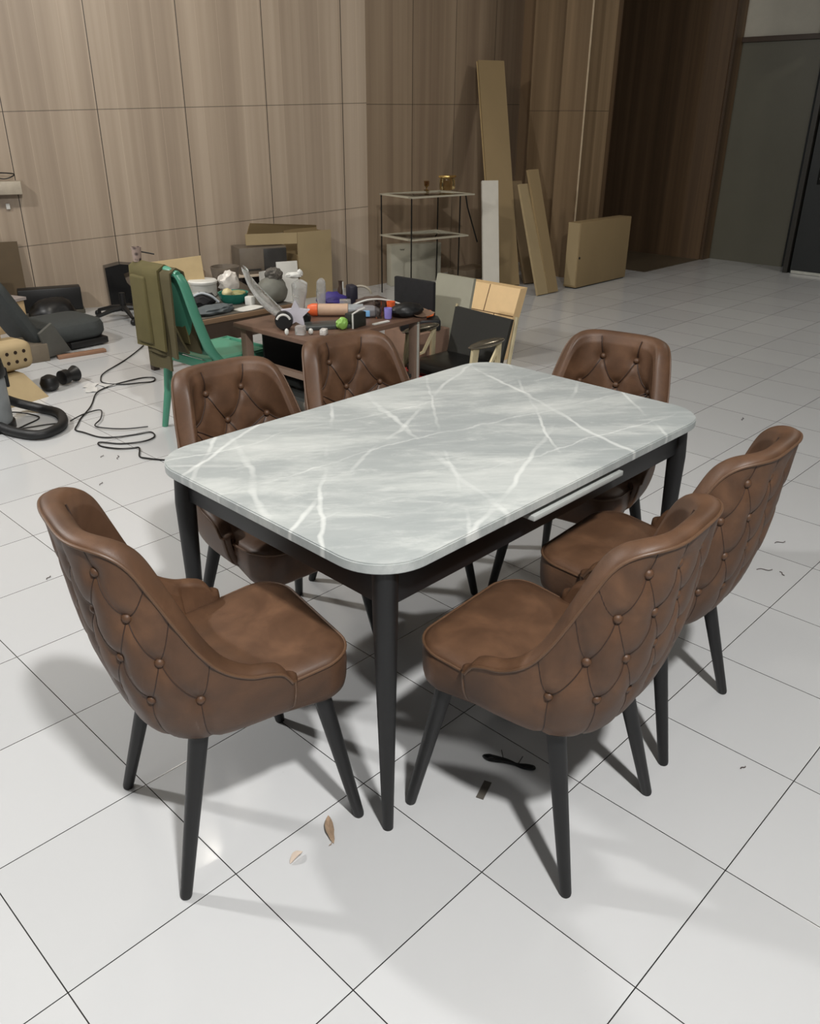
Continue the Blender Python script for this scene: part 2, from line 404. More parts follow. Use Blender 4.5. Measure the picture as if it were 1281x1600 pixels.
# ------------------------------------------------------------------ tufted dining chair
def smooth_tab(tab):
    xs = [p[0] for p in tab]; ys = [p[1] for p in tab]; m = []
    for i in range(len(tab)):
        if i == 0: m.append((ys[1] - ys[0]) / (xs[1] - xs[0]))
        elif i == len(tab) - 1: m.append((ys[-1] - ys[-2]) / (xs[-1] - xs[-2]))
        else: m.append((ys[i + 1] - ys[i - 1]) / (xs[i + 1] - xs[i - 1]))
    def f(x):
        if x <= xs[0]: return ys[0]
        if x >= xs[-1]: return ys[-1]
        for i in range(len(xs) - 1):
            if x <= xs[i + 1]:
                h = xs[i + 1] - xs[i]; t = (x - xs[i]) / h
                return ((2 * t ** 3 - 3 * t * t + 1) * ys[i] + (t ** 3 - 2 * t * t + t) * h * m[i] + (-2 * t ** 3 + 3 * t * t) * ys[i + 1] + (t ** 3 - t * t) * h * m[i + 1])
    return f
YB = smooth_tab([(.355, -.10), (.365, -.15), (.39, -.195), (.44, -.232), (.57, -.27), (.73, -.293), (.90, -.312), (.95, -.316)])
WB = smooth_tab([(.355, .10), (.365, .15), (.39, .20), (.44, .224), (.55, .235), (.70, .230), (.80, .221), (.90, .208), (.95, .200)])
YF = .065
ZT = smooth_tab([(-.33, .879), (-.285, .876), (-.25, .862), (-.222, .832), (-.192, .77), (-.16, .70), (-.125, .632), (-.085, .580), (-.03, .544), (.02, .530), (.048, .516), (.065, .490)])
def plan(th, z, off=0.0):
    a = abs(th) * PI / 2; p = .56; w = WB(z) - off; yb = YB(z) + off
    x = w * math.sin(a) ** p if a > 0 else 0
    return (x if th >= 0 else -x), YF + (yb - YF) * max(0, math.cos(a)) ** p
_c = {}
def arc_at(u, z, off):
    key = (round(z, 3), off)
    if key not in _c:
        n = 120; pts = [plan(.5 - .5 * math.cos(PI * i / n), key[0], off) for i in range(n + 1)]; cum = [0]
        for a, b_ in zip(pts, pts[1:]): cum.append(cum[-1] + math.hypot(b_[0] - a[0], b_[1] - a[1]))
        _c[key] = (cum, pts)
    cum, pts = _c[key]; L = cum[-1] * min(1, abs(u))
    i = max(0, min(len(cum) - 2, bisect.bisect_right(cum, L) - 1)); k = (L - cum[i]) / max(1e-9, cum[i + 1] - cum[i])
    x = pts[i][0] + k * (pts[i + 1][0] - pts[i][0]); y = pts[i][1] + k * (pts[i + 1][1] - pts[i][1])
    return (x if u >= 0 else -x), y
def rim_z(u, off=0.0):
    zt = .7
    for _ in range(10):
        x, y = arc_at(u, zt, off); zt = .5 * zt + .5 * ZT(y)
    return zt
# tufting pattern in (u, z)
OB = [[(-.285, .817), (-.095, .812), (.095, .812), (.285, .817)],
      [(-.375, .722), (-.19, .718), (0, .716), (.19, .718), (.375, .722)],
      [(-.465, .618), (-.29, .622), (-.10, .622), (.10, .622), (.29, .622), (.465, .618)],
      [(-.59, .510), (-.375, .518), (-.185, .515), (0, .513), (.185, .515), (.375, .518), (.59, .510)]]
def seams_from(rows, edge_top, bottom_z, tie_out=None):
    S_ = []
    for a, b_ in zip(rows, rows[1:]):
        for p in a:
            for q in sorted(b_, key=lambda q: abs(q[0] - p[0]))[:2]: S_.append((p, q))
    for p in rows[0]: S_.append(((p[0] * (.98 if abs(p[0]) > .2 else 1.2), edge_top), p))
    for p in rows[-1]: S_.append((p, (p[0] * .96, bottom_z)))
    return S_
OS = seams_from(OB, 1.0, .385)
for sg in (-1, 1):
    OS += [((sg * .47, .80), (sg * .375, .722)), ((sg * .535, .675), (sg * .465, .618)), ((sg * .655, .575), (sg * .59, .510))]
OS = [((p[0], rim_z(p[0]) - .008), q) if (p[1] >= 1.0 or abs(p[0]) in (.47, .535, .655)) else (p, q) for p, q in OS]
IB = [[(-.14, .80), (.14, .80)], [(-.30, .705), (0, .705), (.30, .705)], [(-.16, .615), (.16, .615)]]
IS = seams_from(IB, 1.0, .45)
IS = [((p[0], rim_z(p[0]) - .008), q) if p[1] >= 1.0 else (p, q) for p, q in IS]
for sg in (-1, 1): IS.append(((sg * .30, .705), (sg * .56, .70)))
US = .50
def seg_pts(p, q, n=10, sag=.012):
    out = []
    for k in range(n + 1):
        t = k / n; s_ = math.sin(PI * t)
        out.append((p[0] + (q[0] - p[0]) * t, p[1] + (q[1] - p[1]) * t - sag * s_ * (0 if abs(p[0] - q[0]) < .03 else 1)))
    return out
def make_disp(rows, segs, dep, inner=False):
    but = [(p[0] * US, p[1]) for r in rows for p in r]
    lines = [[(u * US, min(z, .90)) for u, z in seg_pts(p, q)] for p, q in segs]
    boxes = [(min(a[0] for a in l) - .03, max(a[0] for a in l) + .03, min(a[1] for a in l) - .03, max(a[1] for a in l) + .03) for l in lines]
    def d(u, z):
        U = u * US; v = 0
        for bx, bz in but:
            r2 = (U - bx) ** 2 + (z - bz) ** 2
            if r2 < .006: v -= dep * math.exp(-r2 / .00055)
        best = 1.0
        for l, bb in zip(lines, boxes):
            if U < bb[0] or U > bb[1] or z < bb[2] or z > bb[3]: continue
            for a, c in zip(l, l[1:]):
                dx, dz = c[0] - a[0], c[1] - a[1]; L2 = dx * dx + dz * dz + 1e-12
                t = max(0, min(1, ((U - a[0]) * dx + (z - a[1]) * dz) / L2))
                r2 = (U - a[0] - t * dx) ** 2 + (z - a[1] - t * dz) ** 2
                if r2 < best: best = r2
        v -= .0042 * math.exp(-best / .00014)
        return v
    return d
ODISP = make_disp(OB, OS, .010); IDISP = make_disp(IB, IS, .015)
TH = .042
def opoint(u, z, extra=0.0, off=0.0, inner=False):
    """point on the shell plus its outward normal"""
    def q(u_, z_):
        x, y = arc_at(max(-1, min(1, u_)), z_, off); return Vector((x, y, z_))
    p = q(u, z); e = .012
    du = q(min(1, u + e), z) - q(max(-1, u - e), z); dz = q(u, z + .006) - q(u, z - .006)
    n_ = du.cross(dz).normalized()
    if n_.y * (p.y + .0) < 0 and abs(n_.y) > .3: n_ = -n_
    if abs(n_.y) <= .3 and n_.x * p.x < 0: n_ = -n_
    if inner: n_ = -n_
    return p + n_ * extra, n_
def shell_mesh():
    NU = 172; cols = []
    uv = [-1 + 2 * i / NU for i in range(NU + 1)]
    NO, NR, NI = 76, 8, 96
    for u in uv:
        zt = rim_z(u); zi = min(zt, rim_z(u, TH)) if abs(u) > .98 else rim_z(u)
        fade = min(1, (1 - abs(u)) / .06)
        c = []
        z0 = .355
        for j in range(NO + 1):
            z = z0 + (zt - .006 - z0) * j / NO
            ff = min(1, (zt - z) / .02) * min(1, (z - z0) / .03) * fade
            p, n_ = opoint(u, z, 0); c.append(p + n_ * (ODISP(u, z) * max(0, ff)))
        hw = TH / 2
        for j in range(1, NR):
            a = PI * j / NR
            off = hw - hw * math.cos(a); zz = zt - .006 + .014 * math.sin(a)
            x, y = arc_at(u, min(zt, zz), off) if off > 0 else arc_at(u, zt, 0)
            c.append(Vector((x, y, zz)))
        zb = .43
        for j in range(NI + 1):
            z = (zt - .006) + (zb - (zt - .006)) * j / NI
            ff = min(1, (zt - z) / .03) * min(1, (1 - abs(u)) / .25)
            x, y = arc_at(u, z, TH); p = Vector((x, y, z))
            if ff > 0 and abs(u) < .8:
                _, n_ = opoint(u, z, 0, TH, True); p = p + n_ * (IDISP(u, z) * ff + .010 * ff)
            c.append(p)
        cols.append(c)
    # rounded arm ends
    def cap(c, sg):
        out = []
        for (dy, s_) in ((.008, .90), (.015, .66), (.019, .36), (.020, .08)):
            row = []
            for p in c:
                xc = sg * (WB(max(p.z, .37)) - TH / 2); q = Vector(p)
                q.x = xc + (p.x - xc) * s_; q.y = p.y + dy; q.z = p.z - (1 - s_) * .012 * max(0, min(1, (p.z - .44) / .04)); row.append(q)
            out.append(row)
        return out
    L_ = cap(cols[0], -1)[::-1]; R_ = cap(cols[-1], 1)
    m = MB(); m.grid(L_ + cols + R_)
    return m
def pipe_pts():
    P = []
    for i in range(121):
        u = -1 + 2 * i / 120; zt = rim_z(u); p, n_ = opoint(u, zt - .004, .001); P.append(p)
    a, z = P[0], P[-1]
    lo = [Vector((-(WB(zz) - .003), YF + dy, zz)) for dy, zz in ((.008, .484), (.010, .46), (.010, .43), (.009, .405), (.006, .38))]
    hi = [Vector((-p.x, p.y, p.z)) for p in lo]
    return lo[::-1] + P + hi
def make_chair():
    root = empty('dining_chair', (0, 0, 0))
    shell_mesh().build('backrest', LEATHER, root, sm=60)
    MB().tube(pipe_pts(), .0036, 8).build('piping', LEATHER_PIPE, root)
    # tufting seams
    def seam_tubes(segs, off, inner):
        m = MB()
        for p, q in segs:
            pts = []
            for u, z in seg_pts(p, q, 12):
                zt = rim_z(u)
                if z > zt - .008: z = zt - .008
                d = (IDISP if inner else ODISP)(u, z)
                edge = max(0, min(1, (zt - z) / (.03 if inner else .02))) * (min(1, (1 - abs(u)) / .25) if inner else 1)
                lift = (d + .010) * edge if inner else d * edge
                P, n_ = opoint(u, z, lift + (.0022 if inner else -.0002), off, inner); pts.append(P)
            m.tube(pts, .0018 if inner else .0014, 6)
        return m
    seam_tubes(OS, 0, False).build('tufting_seam', LEATHER_SEAM, root)
    seam_tubes(IS, TH, True).build('tufting_seam', LEATHER_SEAM, root)
    bm_ = MB().lathe([(0, .0065), (.004, .0062), (.0085, .0035), (.0105, -.001), (.010, -.005), (0, -.006)], n=16).build('button', LEATHER, root, sm=80)
    first = True
    for rows, off, inner in ((OB, 0, False), (IB, TH, True)):
        for r in rows:
            for u, z in r:
                ob = bm_ if first else bm_.copy()
                if not first: COL.objects.link(ob); ob.parent = root
                first = False
                P, n_ = opoint(u, z, (.010 - .012) if inner else -.0120, off, inner)
                ob.location = P; ob.rotation_euler = n_.to_track_quat('Z', 'Y').to_euler()
    # seat cushion
    def outline(g, z, s=0.0):
        pts = []
        for x, y in rrect(-.208 + g, .208 - g, -.20 + g, .246 - g, max(.02, .085 - g), 9):
            q = Vector((x, y, z))
            if y < YF:      # tuck the rear of the cushion inside the shell
                zz = max(.385, z); w_ = WB(zz) - .022; yb = YB(zz) + .022
                e_ = (abs(x) / w_) ** 3.3 + (max(0, YF - y) / (YF - yb)) ** 3.3
                if e_ > 1:
                    k_ = e_ ** (-1 / 3.3); q.x = x * k_; q.y = YF + (y - YF) * k_
            q.z -= .10 * max(0, .20 - q.y) * max(0, min(1, (z - .42) / .05))
            pts.append(q)
        return pts
    rings = [outline(.035, .368), outline(.012, .372), outline(.004, .382), outline(0, .40), outline(-.002, .44), outline(.0, .468), outline(.004, .478), outline(.014, .486), outline(.04, .491), outline(.08, .494), outline(.13, .495)]
    m = MB(); n = len(rings[0])
    vs = [p for r in rings for p in r]; fs = [(i * n + k, i * n + (k + 1) % n, (i + 1) * n + (k + 1) % n, (i + 1) * n + k) for i in range(len(rings) - 1) for k in range(n)]
    fs += [tuple(range(n))[::-1], tuple((len(rings) - 1) * n + k for k in range(n))]
    m.add(vs, fs); seat = m.build('seat', LEATHER, root, sm=60)
    MB().tube([Vector((p.x, p.y, p.z)) for p in outline(.0, .4765)], .0034, 8, closed=True).build('seat_piping', LEATHER_PIPE, seat)
    # underside panel and legs
    MB().prism(rrect(-.15, .15, -.10, .19, .06, 6), .360, .374).build('base_panel', mat('black_base', (18, 18, 18), .7), root)
    for (tx, ty, fx, fy) in ((-.150, -.125, -.203, -.216), (.150, -.125, .203, -.216), (-.165, .165, -.217, .228), (.165, .165, .217, .228)):
        MB().tube([(tx, ty, .385), (tx, ty, .372), (tx + (fx - tx) * .985, ty + (fy - ty) * .985, .006), (fx, fy, .0)], [.0215, .0215, .0135, .012], 18).build('leg', BLACKLEG, root)
    return root
proto = make_chair()
CH = [((.835, 1.41), -11, 'brown tufted leather chair at the near left short end of the table'),
      ((1.37, .88), 94, 'brown tufted leather chair in front, back to the viewer, beside the near table corner'),
      ((1.905, .93), 93.5, 'brown tufted leather chair at far right, half hidden behind the nearer one'),
      ((1.362, 1.885), -94, 'brown tufted leather chair behind the table beside the green plastic chair'),
      ((1.848, 1.89), -98, 'brown tufted leather chair behind the table in front of the cluttered desk'),
      ((2.335, 1.425), 191, 'brown tufted leather chair at the far short end of the table facing the viewer')]
for i, ((cx, cy), a, lab) in enumerate(CH):
    o = proto if i == 0 else copy_tree(proto)
    o.location = (cx, cy, 0); o.rotation_euler = (0, 0, math.radians(a - 90))
    tag(o, lab, 'chair', 'tufted dining chairs around the table')
#--PART2--
# ------------------------------------------------------------------ things against the right part of the back wall
def one(name, mb, m, loc, label, cat, rz=0.0, group=None, rot=None, sm=40):
    o = mb.build(name, m, loc=loc, rot=rot if rot is not None else (0, 0, rz), sm=sm)
    return tag(o, label, cat, group)
CARD = mat('brown_cardboard', (140, 120, 86), .7, var=.06, scale=3, stretch=(1, 1, .2))
CARD2 = mat('dull_cardboard', (156, 138, 104), .7, var=.07, scale=3)
CARD3 = mat('dark_cardboard', (112, 94, 68), .75, var=.08, scale=3)
EDGE = mat('cardboard_edge', (178, 154, 110), .7)
DARK = mat('black_plastic', (16, 16, 17), .45, var=.1)
BLK = mat('black_fabric', (20, 20, 22), .85, var=.15, scale=30, bmp=.3)
WHT = mat('white_plastic', (205, 204, 198), .45, var=.03)
GRYP = mat('grey_plastic', (96, 98, 98), .5, var=.06)
# low wide box
bx = empty('cardboard_box', (7.72, 4.79, 0), 0, 'wide low cardboard box standing on the tiles beside the dark alcove', 'box')
MB().box((0, 0, .32), (.94, .15, .62), Matrix.Translation((0, 0, 0)), bev=.006).build('carton_body', CARD, bx)
MB().box((-.472, 0, .33), (.004, .13, .6)).build('end_flap', CARD2, bx)
MB().lathe([(0, 0), (.012, 0), (.012, .004), (0, .004)], n=12, mat=Matrix.Rotation(PI / 2, 4, 'X')).build('staple_mark', DARK, bx, (-.45, -.0755, .30))
MB().box((0, 0, .006), (.90, .13, .012)).build('bottom_rail', DARK, bx)
def plank(name, lab, bot, top, w, t, m, cat='cardboard', fold=None, group=None, parts=None):
    """leaning flat carton from bot to top, width along x"""
    B, T_ = Vector(bot), Vector(top); d = (T_ - B); wv = Vector(w); n_ = d.cross(wv).normalized() * t
    p = [B - wv / 2, B + wv / 2, B + wv / 2 + n_, B - wv / 2 + n_]
    q = [x + d for x in p]
    o = B.copy(); o.z = 0
    return [v - o for v in p + q], o
def lean(name, lab, bot, top, w, t, m, cat, extra=None, group=None):
    P, o = plank(name, lab, bot, top, w, t, m)
    zmin = min(p.z for p in P); P = [p - Vector((0, 0, zmin)) for p in P]
    root = empty(name, (o.x, o.y, 0), 0, lab, cat, group)
    MB().hexa(P).build('board', m, root)
    e0, e1 = (P[0] + P[1]) / 2, (P[4] + P[5]) / 2
    return root, P
r1, P = lean('long_carton', 'tall narrow cardboard carton leaning against the back wall corner', (6.86, 5.30, .004), (7.46, 6.12, 2.07), (.27, -.12, 0), -.03, CARD, 'cardboard')
MB().tube([P[0], P[4]], .006, 6).build('carton_edge', EDGE, r1)
MB().tube([(P[0] + P[1]) / 2, (P[4] + P[5]) / 2], .0045, 6).build('fold_line', EDGE, r1)
r2, P = lean('long_carton', 'shorter cardboard strip leaning behind the tall narrow carton', (7.18, 5.22, .004), (7.30, 5.62, .96), (.17, -.06, 0), -.03, CARD3, 'cardboard')
r3, P = lean('flat_carton', 'split pair of cardboard strips leaning beside the low wide box, notched at the top', (6.76, 4.78, .004), (6.86, 5.16, .98), (.15, -.01, 0), -.025, CARD2, 'cardboard')
B0, o0 = plank('', '', (6.915, 4.77, .004), (6.985, 5.16, 1.10), (.15, -.01, 0), -.025, CARD)
MB().hexa([v + o0 - Vector(r3.location) for v in B0]).build('second_strip', CARD, r3)
r4, P = lean('white_carton', 'slim white carton printed with small black letters, leaning on the tall carton', (6.47, 5.18, .004), (6.72, 5.46, 1.0), (.142, -.085, 0), -.03, mat('white_card', (196, 192, 182), .6, var=.03), 'carton')
d = (P[4] - P[0]); wv = (P[1] - P[0]); nrm = wv.cross(d).normalized()
if nrm.y > 0: nrm = -nrm
def wtext(name, body, size, pos, xdir, ydir, m, parent, ext=.0006):
    cu = bpy.data.curves.new(name, 'FONT'); cu.body = body; cu.size = size; cu.extrude = ext; cu.align_x = 'LEFT'
    tmp = bpy.data.objects.new(name, cu); COL.objects.link(tmp)
    dg = bpy.context.evaluated_depsgraph_get(); me = bpy.data.meshes.new_from_object(tmp.evaluated_get(dg)); bpy.data.objects.remove(tmp)
    me.materials.clear(); me.materials.append(m)
    x = Vector(xdir).normalized(); y = Vector(ydir); y = (y - x * y.dot(x)).normalized(); z = x.cross(y)
    o = bpy.data.objects.new(name, me); COL.objects.link(o); o.parent = parent
    mm = Matrix((x, y, z)).transposed().to_4x4(); mm.translation = Vector(pos); o.matrix_local = mm; return o
INK = mat('black_ink', (14, 13, 12), .7)
wtext('lettering', 'QUEEN  DINER', .048, P[0] + d * .66 + wv * .70 + nrm * .002, -d, wv, INK, r4)
MB().lathe([(0, 0), (.006, 0), (.006, .003), (0, .003)], n=12).build('peg_hole', INK, r4, P[0] + d * .95 + wv * .14 + nrm * .003, rot=nrm.to_track_quat('Z', 'Y').to_euler())
# glass shelf unit
gs = empty('glass_shelf_unit', (5.64, 5.46, 0), math.radians(-9), 'tall glass display stand with thin black posts and a pale rimmed top', 'shelf')
GL = glass('clear_glass', (236, 240, 236), .02)
THIN = mat('thin_black_metal', (24, 24, 22), .4, .5)
RIM = mat('pale_shelf_rim', (176, 170, 152), .4, var=.05)
sx_, sy_ = .74, .50
for i, (px, py) in enumerate(((0, 0), (.02, sy_), (.70, .16), (.70, sy_))):
    MB().tube([(px, py, 0), (px, py, .90)], .0065, 8).build('post', THIN, gs)
for z, w_ in ((.905, sx_), (.54, .68)):
    sh = MB().box((w_ / 2, sy_ / 2, z), (w_, sy_, .008), bev=.001).build('glass_shelf', GL, gs)
    m = MB()
    for c, dd in (((w_ / 2, .02, z), (w_, .045, .012)), ((w_ / 2, sy_ - .02, z), (w_, .045, .012)), ((.02, sy_ / 2, z), (.045, sy_ - .09, .012)), ((w_ - .02, sy_ / 2, z), (.045, sy_ - .09, .012))):
        m.box(c, dd)
    m.build('shelf_rim', RIM, sh)
MB().tube([(sx_ - .01, .12, .90), (sx_ + .02, .12, .78), (sx_ + .16, .12, .45)], .007, 8).build('brace', THIN, gs)
AMB = glass('amber_glass', (222, 196, 140), .05)
jr = empty('glass_casket', (6.47, 5.78, .913), .3, 'small amber glass casket with a gold lid on the glass shelf top', 'jar')
MB().box((0, 0, .055), (.15, .11, .11), bev=.015).build('jar_body', AMB, jr)
MB().box((0, 0, .122), (.16, .12, .022), bev=.006).build('lid', mat('gold_lid', (214, 178, 112), .25, .8), jr)
for k, (x, y) in enumerate(((6.30, 5.90), (6.24, 5.84))):
    one('glass_goblet', MB().lathe([(.025, 0), (.026, .004), (.005, .01), (.005, .03), (.022, .045), (.026, .085), (.024, .085), (.019, .048), (0, .042)], n=16), AMB, (x, y, .912),
        'small glass goblet on the glass shelf, %s' % ('next to the gold lidded casket' if k == 0 else 'farthest left of the gold lidded casket'), 'goblet')
wb = empty('white_box', (6.30, 6.06, 0), math.radians(-21), 'upright white box with a tiny dark mark behind the glass shelf legs', 'box')
MB().box((0, 0, .20), (.56, .12, .40), bev=.006).build('box_body', mat('off_white_card', (172, 168, 152), .6, var=.03), wb)
MB().tube([(x_, -.062, .355 + .006 * math.sin(i * 1.9)) for i, x_ in enumerate([-.185 + .006 * j for j in range(9)])], .0022, 5).build('logo_mark', INK, wb)
one('white_tray', MB().box((0, 0, .035), (.34, .22, .07), bev=.01), WHT, (6.12, 5.70, 0), 'low white tray on the floor under the glass shelf', 'tray', -.3)
one('low_carton', MB().box((0, 0, .05), (.42, .26, .10), bev=.005), mat('pale_brown_card', (142, 126, 106), .7), (7.02, 5.92, 0), 'low pale carton on the floor right of the glass shelf', 'carton')

# ------------------------------------------------------------------ middle of the back wall: open carton, device, cards
oc = empty('open_carton', (5.15, 6.35, 0), -.10, 'big open cardboard carton with a raised flap by the back wall', 'carton')
MB().box((0, -.12, .30), (.37, .012, .60)).build('front_panel', CARD2, oc)
MB().box((.18, 0, .29), (.012, .24, .58)).box((-.18, 0, .20), (.012, .24, .40)).box((0, .11, .30), (.37, .010, .60)).build('side_panels', CARD, oc)
MB().hexa([(-.19, -.125, .505), (-.66, -.02, .515), (-.66, -.01, .515), (-.19, -.115, .505), (-.19, -.125, .60), (-.66, -.02, .61), (-.66, -.01, .61), (-.19, -.115, .60)]).build('left_flap', CARD2, oc)
MB().hexa([(.19, .12, .58), (-.58, .10, .58), (-.58, .11, .58), (.19, .13, .58), (.18, .10, .62), (-.56, .06, .69), (-.56, .07, .69), (.18, .11, .62)]).build('rear_flap', CARD, oc)
stn = empty('metal_stand', (4.62, 6.44, 0), -.32, 'dark low stand with a white board holding the grey machine', 'stand')
MB().box((0, 0, .255), (.44, .24, .022), bev=.003).build('board', mat('cream_board', (196, 180, 160), .5), stn)
for sx in (-.19, .19): MB().box((sx, 0, .122), (.03, .2, .244)).build('leg', mat('dark_brown_metal', (38, 28, 24), .5), stn)
MB().box((0, .09, .12), (.36, .01, .20)).build('back_panel', mat('dark_brown_metal', (38, 28, 24), .5), stn)
mc = empty('grey_machine', (4.66, 6.45, .266), -.32, 'boxy grey brown machine lying on the white board by the big carton', 'machine')
MB().box((0, 0, .115), (.44, .26, .23), bev=.008).build('housing', mat('taupe_plastic', (104, 94, 82), .5), mc)
MB().box((.11, -.133, .115), (.215, .008, .20), bev=.002).build('door_panel', mat('charcoal_plastic', (52, 50, 48), .35), mc)
MB().box((-.11, -.134, .04), (.16, .006, .012)).build('vent_strip', mat('charcoal_plastic', (52, 50, 48), .35), mc)
wcard = one('white_folder', MB().box((0, 0, .182), (.20, .02, .362), bev=.003), WHT, (4.80, 6.22, 0), 'upright white folder in front of the grey machine', 'folder', -.35, rot=(-.06, 0, -.35))
one('curved_white_card', MB().grid([[(.16 * (i / 8 - .5), .05 * math.sin(PI * i / 8), .30 * j / 3) for j in range(4)] for i in range(9)], .004), WHT, (4.58, 6.22, 0), 'curved white card standing left of the white folder', 'card', -.4)
one('taupe_sack', MB().blob((0, 0, .13), (.20, .14, .16), .12, 2.2, 3, flat=-.13), mat('taupe_fabric', (92, 82, 70), .9, scale=20), (4.12, 6.15, 0), 'taupe sack slumped left of the curved white card', 'sack')

# ------------------------------------------------------------------ left wall corner
one('wall_rack', MB().box((0, 0, .0), (.40, .12, .10), bev=.006), mat('wall_rack_paint', (168, 158, 142), .5), (2.80, 7.41, 1.02), 'pale rack fixed on the wall at the left picture edge', 'rack', ang)
one('coiled_wire', MB().tube(cr([(-.18, 0, 0), (-.05, -.02, .035), (.08, .0, .01), (.16, .01, .04), (.10, -.02, .055), (-.10, 0, .06)], 6), .005, 6), DARK, (2.80, 7.40, 1.077), 'thin black wire lying on the pale wall rack', 'wire', ang)
one('wall_switch', MB().box((0, 0, 0), (.03, .016, .045), bev=.003), WHT, (2.884, 7.425, .873), 'tiny white switch on the wall below the pale rack', 'switch', ang)
lb = one('leaning_board', MB().box((0, 0, .30), (.86, .02, .60)), mat('brown_board', (82, 66, 42), .6, var=.06), (2.47, 7.50, .002), 'dark brown board leaning against the wall at far left', 'board', rot=(-.10, 0, ang))
one('olive_board', MB().box((0, 0, .19), (.46, .02, .38)), mat('olive_board', (88, 80, 50), .65), (2.44, 7.38, .002), 'smaller olive board in front of the brown board', 'board', rot=(-.10, 0, ang))
bb = empty('black_case', (3.02, 7.24, 0), ang, 'long black case on the floor against the wall', 'case')
MB().box((0, 0, .13), (.50, .14, .19), bev=.008).build('case_body', DARK, bb)
MB().box((0, -.068, .025), (.50, .014, .016)).build('silver_trim', mat('pale_metal', (190, 190, 182), .35, .3), bb)
MB().box((0, 0, .018), (.52, .16, .034), bev=.004).build('case_base', mat('dark_olive_plastic', (66, 62, 52), .5), bb)
one('black_bag', MB().blob((0, 0, .08), (.19, .15, .13), .18, 2.4, 5, flat=-.08), mat('black_nylon', (14, 14, 16), .4, bmp=.3, scale=14), (2.87, 6.88, 0), 'shiny black bag slumped beside the black case', 'bag')
cc = empty('cream_carton', (2.44, 6.94, 0), .35, 'open cream carton with papers behind the grey office seat', 'carton')
MB().box((0, 0, .11), (.36, .26, .22), bev=.004).build('carton_body', mat('cream_card', (206, 178, 136), .65), cc)
MB().hexa([(-.18, .12, .22), (.14, .12, .22), (.14, .13, .22), (-.18, .13, .22), (-.19, .18, .40), (.13, .18, .40), (.13, .19, .40), (-.19, .19, .40)]).build('raised_flap', mat('cream_card', (206, 178, 136), .65), cc)
pp = MB().box((.04, -.05, .235), (.30, .20, .022)).build('paper_stack', mat('grey_paper', (160, 150, 146), .7), cc)
# grey office chair lying tipped
og = empty('office_chair', (2.62, 6.18, 0), .05, 'dark grey office chair tipped low on the floor at the left wall', 'chair')
GCH = mat('dark_grey_upholstery', (56, 60, 60), .75, var=.08, scale=40, bmp=.2)
def cushion(m, cx, cy, z0, z1, wx, wy, r, n=10):
    rings = []
    for k, (g, t) in enumerate(((.06, 0), (.02, .10), (0, .3), (0, .62), (.018, .85), (.06, .96), (.12, 1.0))):
        rings.append([(x, y, z0 + (z1 - z0) * t) for x, y in rrect(cx - wx + g, cx + wx - g, cy - wy + g, cy + wy - g, max(.02, r - g), n)])
    q = len(rings[0]); vs = [p for rr in rings for p in rr]
    fs = [(i * q + k, i * q + (k + 1) % q, (i + 1) * q + (k + 1) % q, (i + 1) * q + k) for i in range(len(rings) - 1) for k in range(q)]
    fs += [tuple(range(q))[::-1], tuple((len(rings) - 1) * q + k for k in range(q))]
    return m.add(vs, fs)
cushion(MB(), 0, 0, .05, .20, .26, .25, .14).build('seat', GCH, og)
bk = cushion(MB(), 0, .26, -.05, .05, .24, .30, .12).build('backrest', GCH, og, (-.30, -.06, .12), (0, 0, 0))
bk.rotation_euler = Matrix.Rotation(PI / 2, 3, 'Z').to_4x4().to_euler(); bk.matrix_local = Matrix.Translation((-.30, -.08, .10)) @ Matrix.Rotation(math.radians(62), 4, 'Y') @ Matrix.Rotation(PI / 2, 4, 'Z')
MB().hexa([(-.30, -.36, .02), (-.10, -.30, .02), (-.10, -.27, .02), (-.30, -.33, .02), (-.34, -.36, .19), (-.22, -.32, .24), (-.22, -.29, .24), (-.34, -.33, .19)]).build('side_bracket', mat('mid_grey_plastic', (84, 84, 80), .5), og)
MB().box((.08, -.20, .035), (.30, .10, .05), bev=.01).build('tilt_mechanism', DARK, og)
one('wooden_batten', MB().box((0, 0, .012), (.34, .05, .024), bev=.002), mat('pinkish_wood', (138, 104, 82), .6, stretch=(.2, 1, 1)), (2.56, 5.77, 0), 'short reddish wooden batten in front of the tipped office chair', 'batten', -.12)
one('grey_carton', MB().box((0, 0, .06), (.26, .20, .12), bev=.003).box((0, .09, .13), (.26, .012, .03)), mat('grey_brown_card', (104, 94, 80), .7), (2.22, 5.90, 0), 'small grey brown carton between the office chair and the tan packing blocks', 'carton', -.15)
# packing blocks
FOAM = mat('tan_packing_paper', (170, 150, 114), .75, var=.08, scale=8, bmp=.2)
one('packing_block', MB().hexa([(-.32, -.20, 0), (.24, -.17, 0), (.26, .14, 0), (-.30, .14, 0), (-.30, -.10, .15), (.16, -.08, .15), (.17, .12, .15), (-.28, .12, .15)]), FOAM, (1.70, 5.12, 0), 'lower tan packing block with sloping sides next to the vacuum cleaner', 'packaging', .18)
ub = empty('packing_block', (1.80, 5.19, .152), .18, 'upper tan packing block with dark punched holes', 'packaging')
MB().box((-.09, 0, .095), (.50, .22, .17), bev=.05, seg=4).build('block_body', FOAM, ub)
HOLE = mat('dark_hole', (40, 24, 12), .9)
for i in range(3):
    for j in range(2):
        MB().lathe([(0, 0), (.011, 0), (.011, .003), (0, .003)], n=12, mat=Matrix.Rotation(PI / 2, 4, 'X')).build('punched_hole', HOLE, ub, (-.02 + i * .055, -.109, .125 - j * .055))
one('packing_block', MB().box((0, 0, .06), (.34, .2, .12), bev=.01), FOAM, (1.66, 5.30, .335), 'topmost tan packing block, partly outside the left edge', 'packaging', .1)
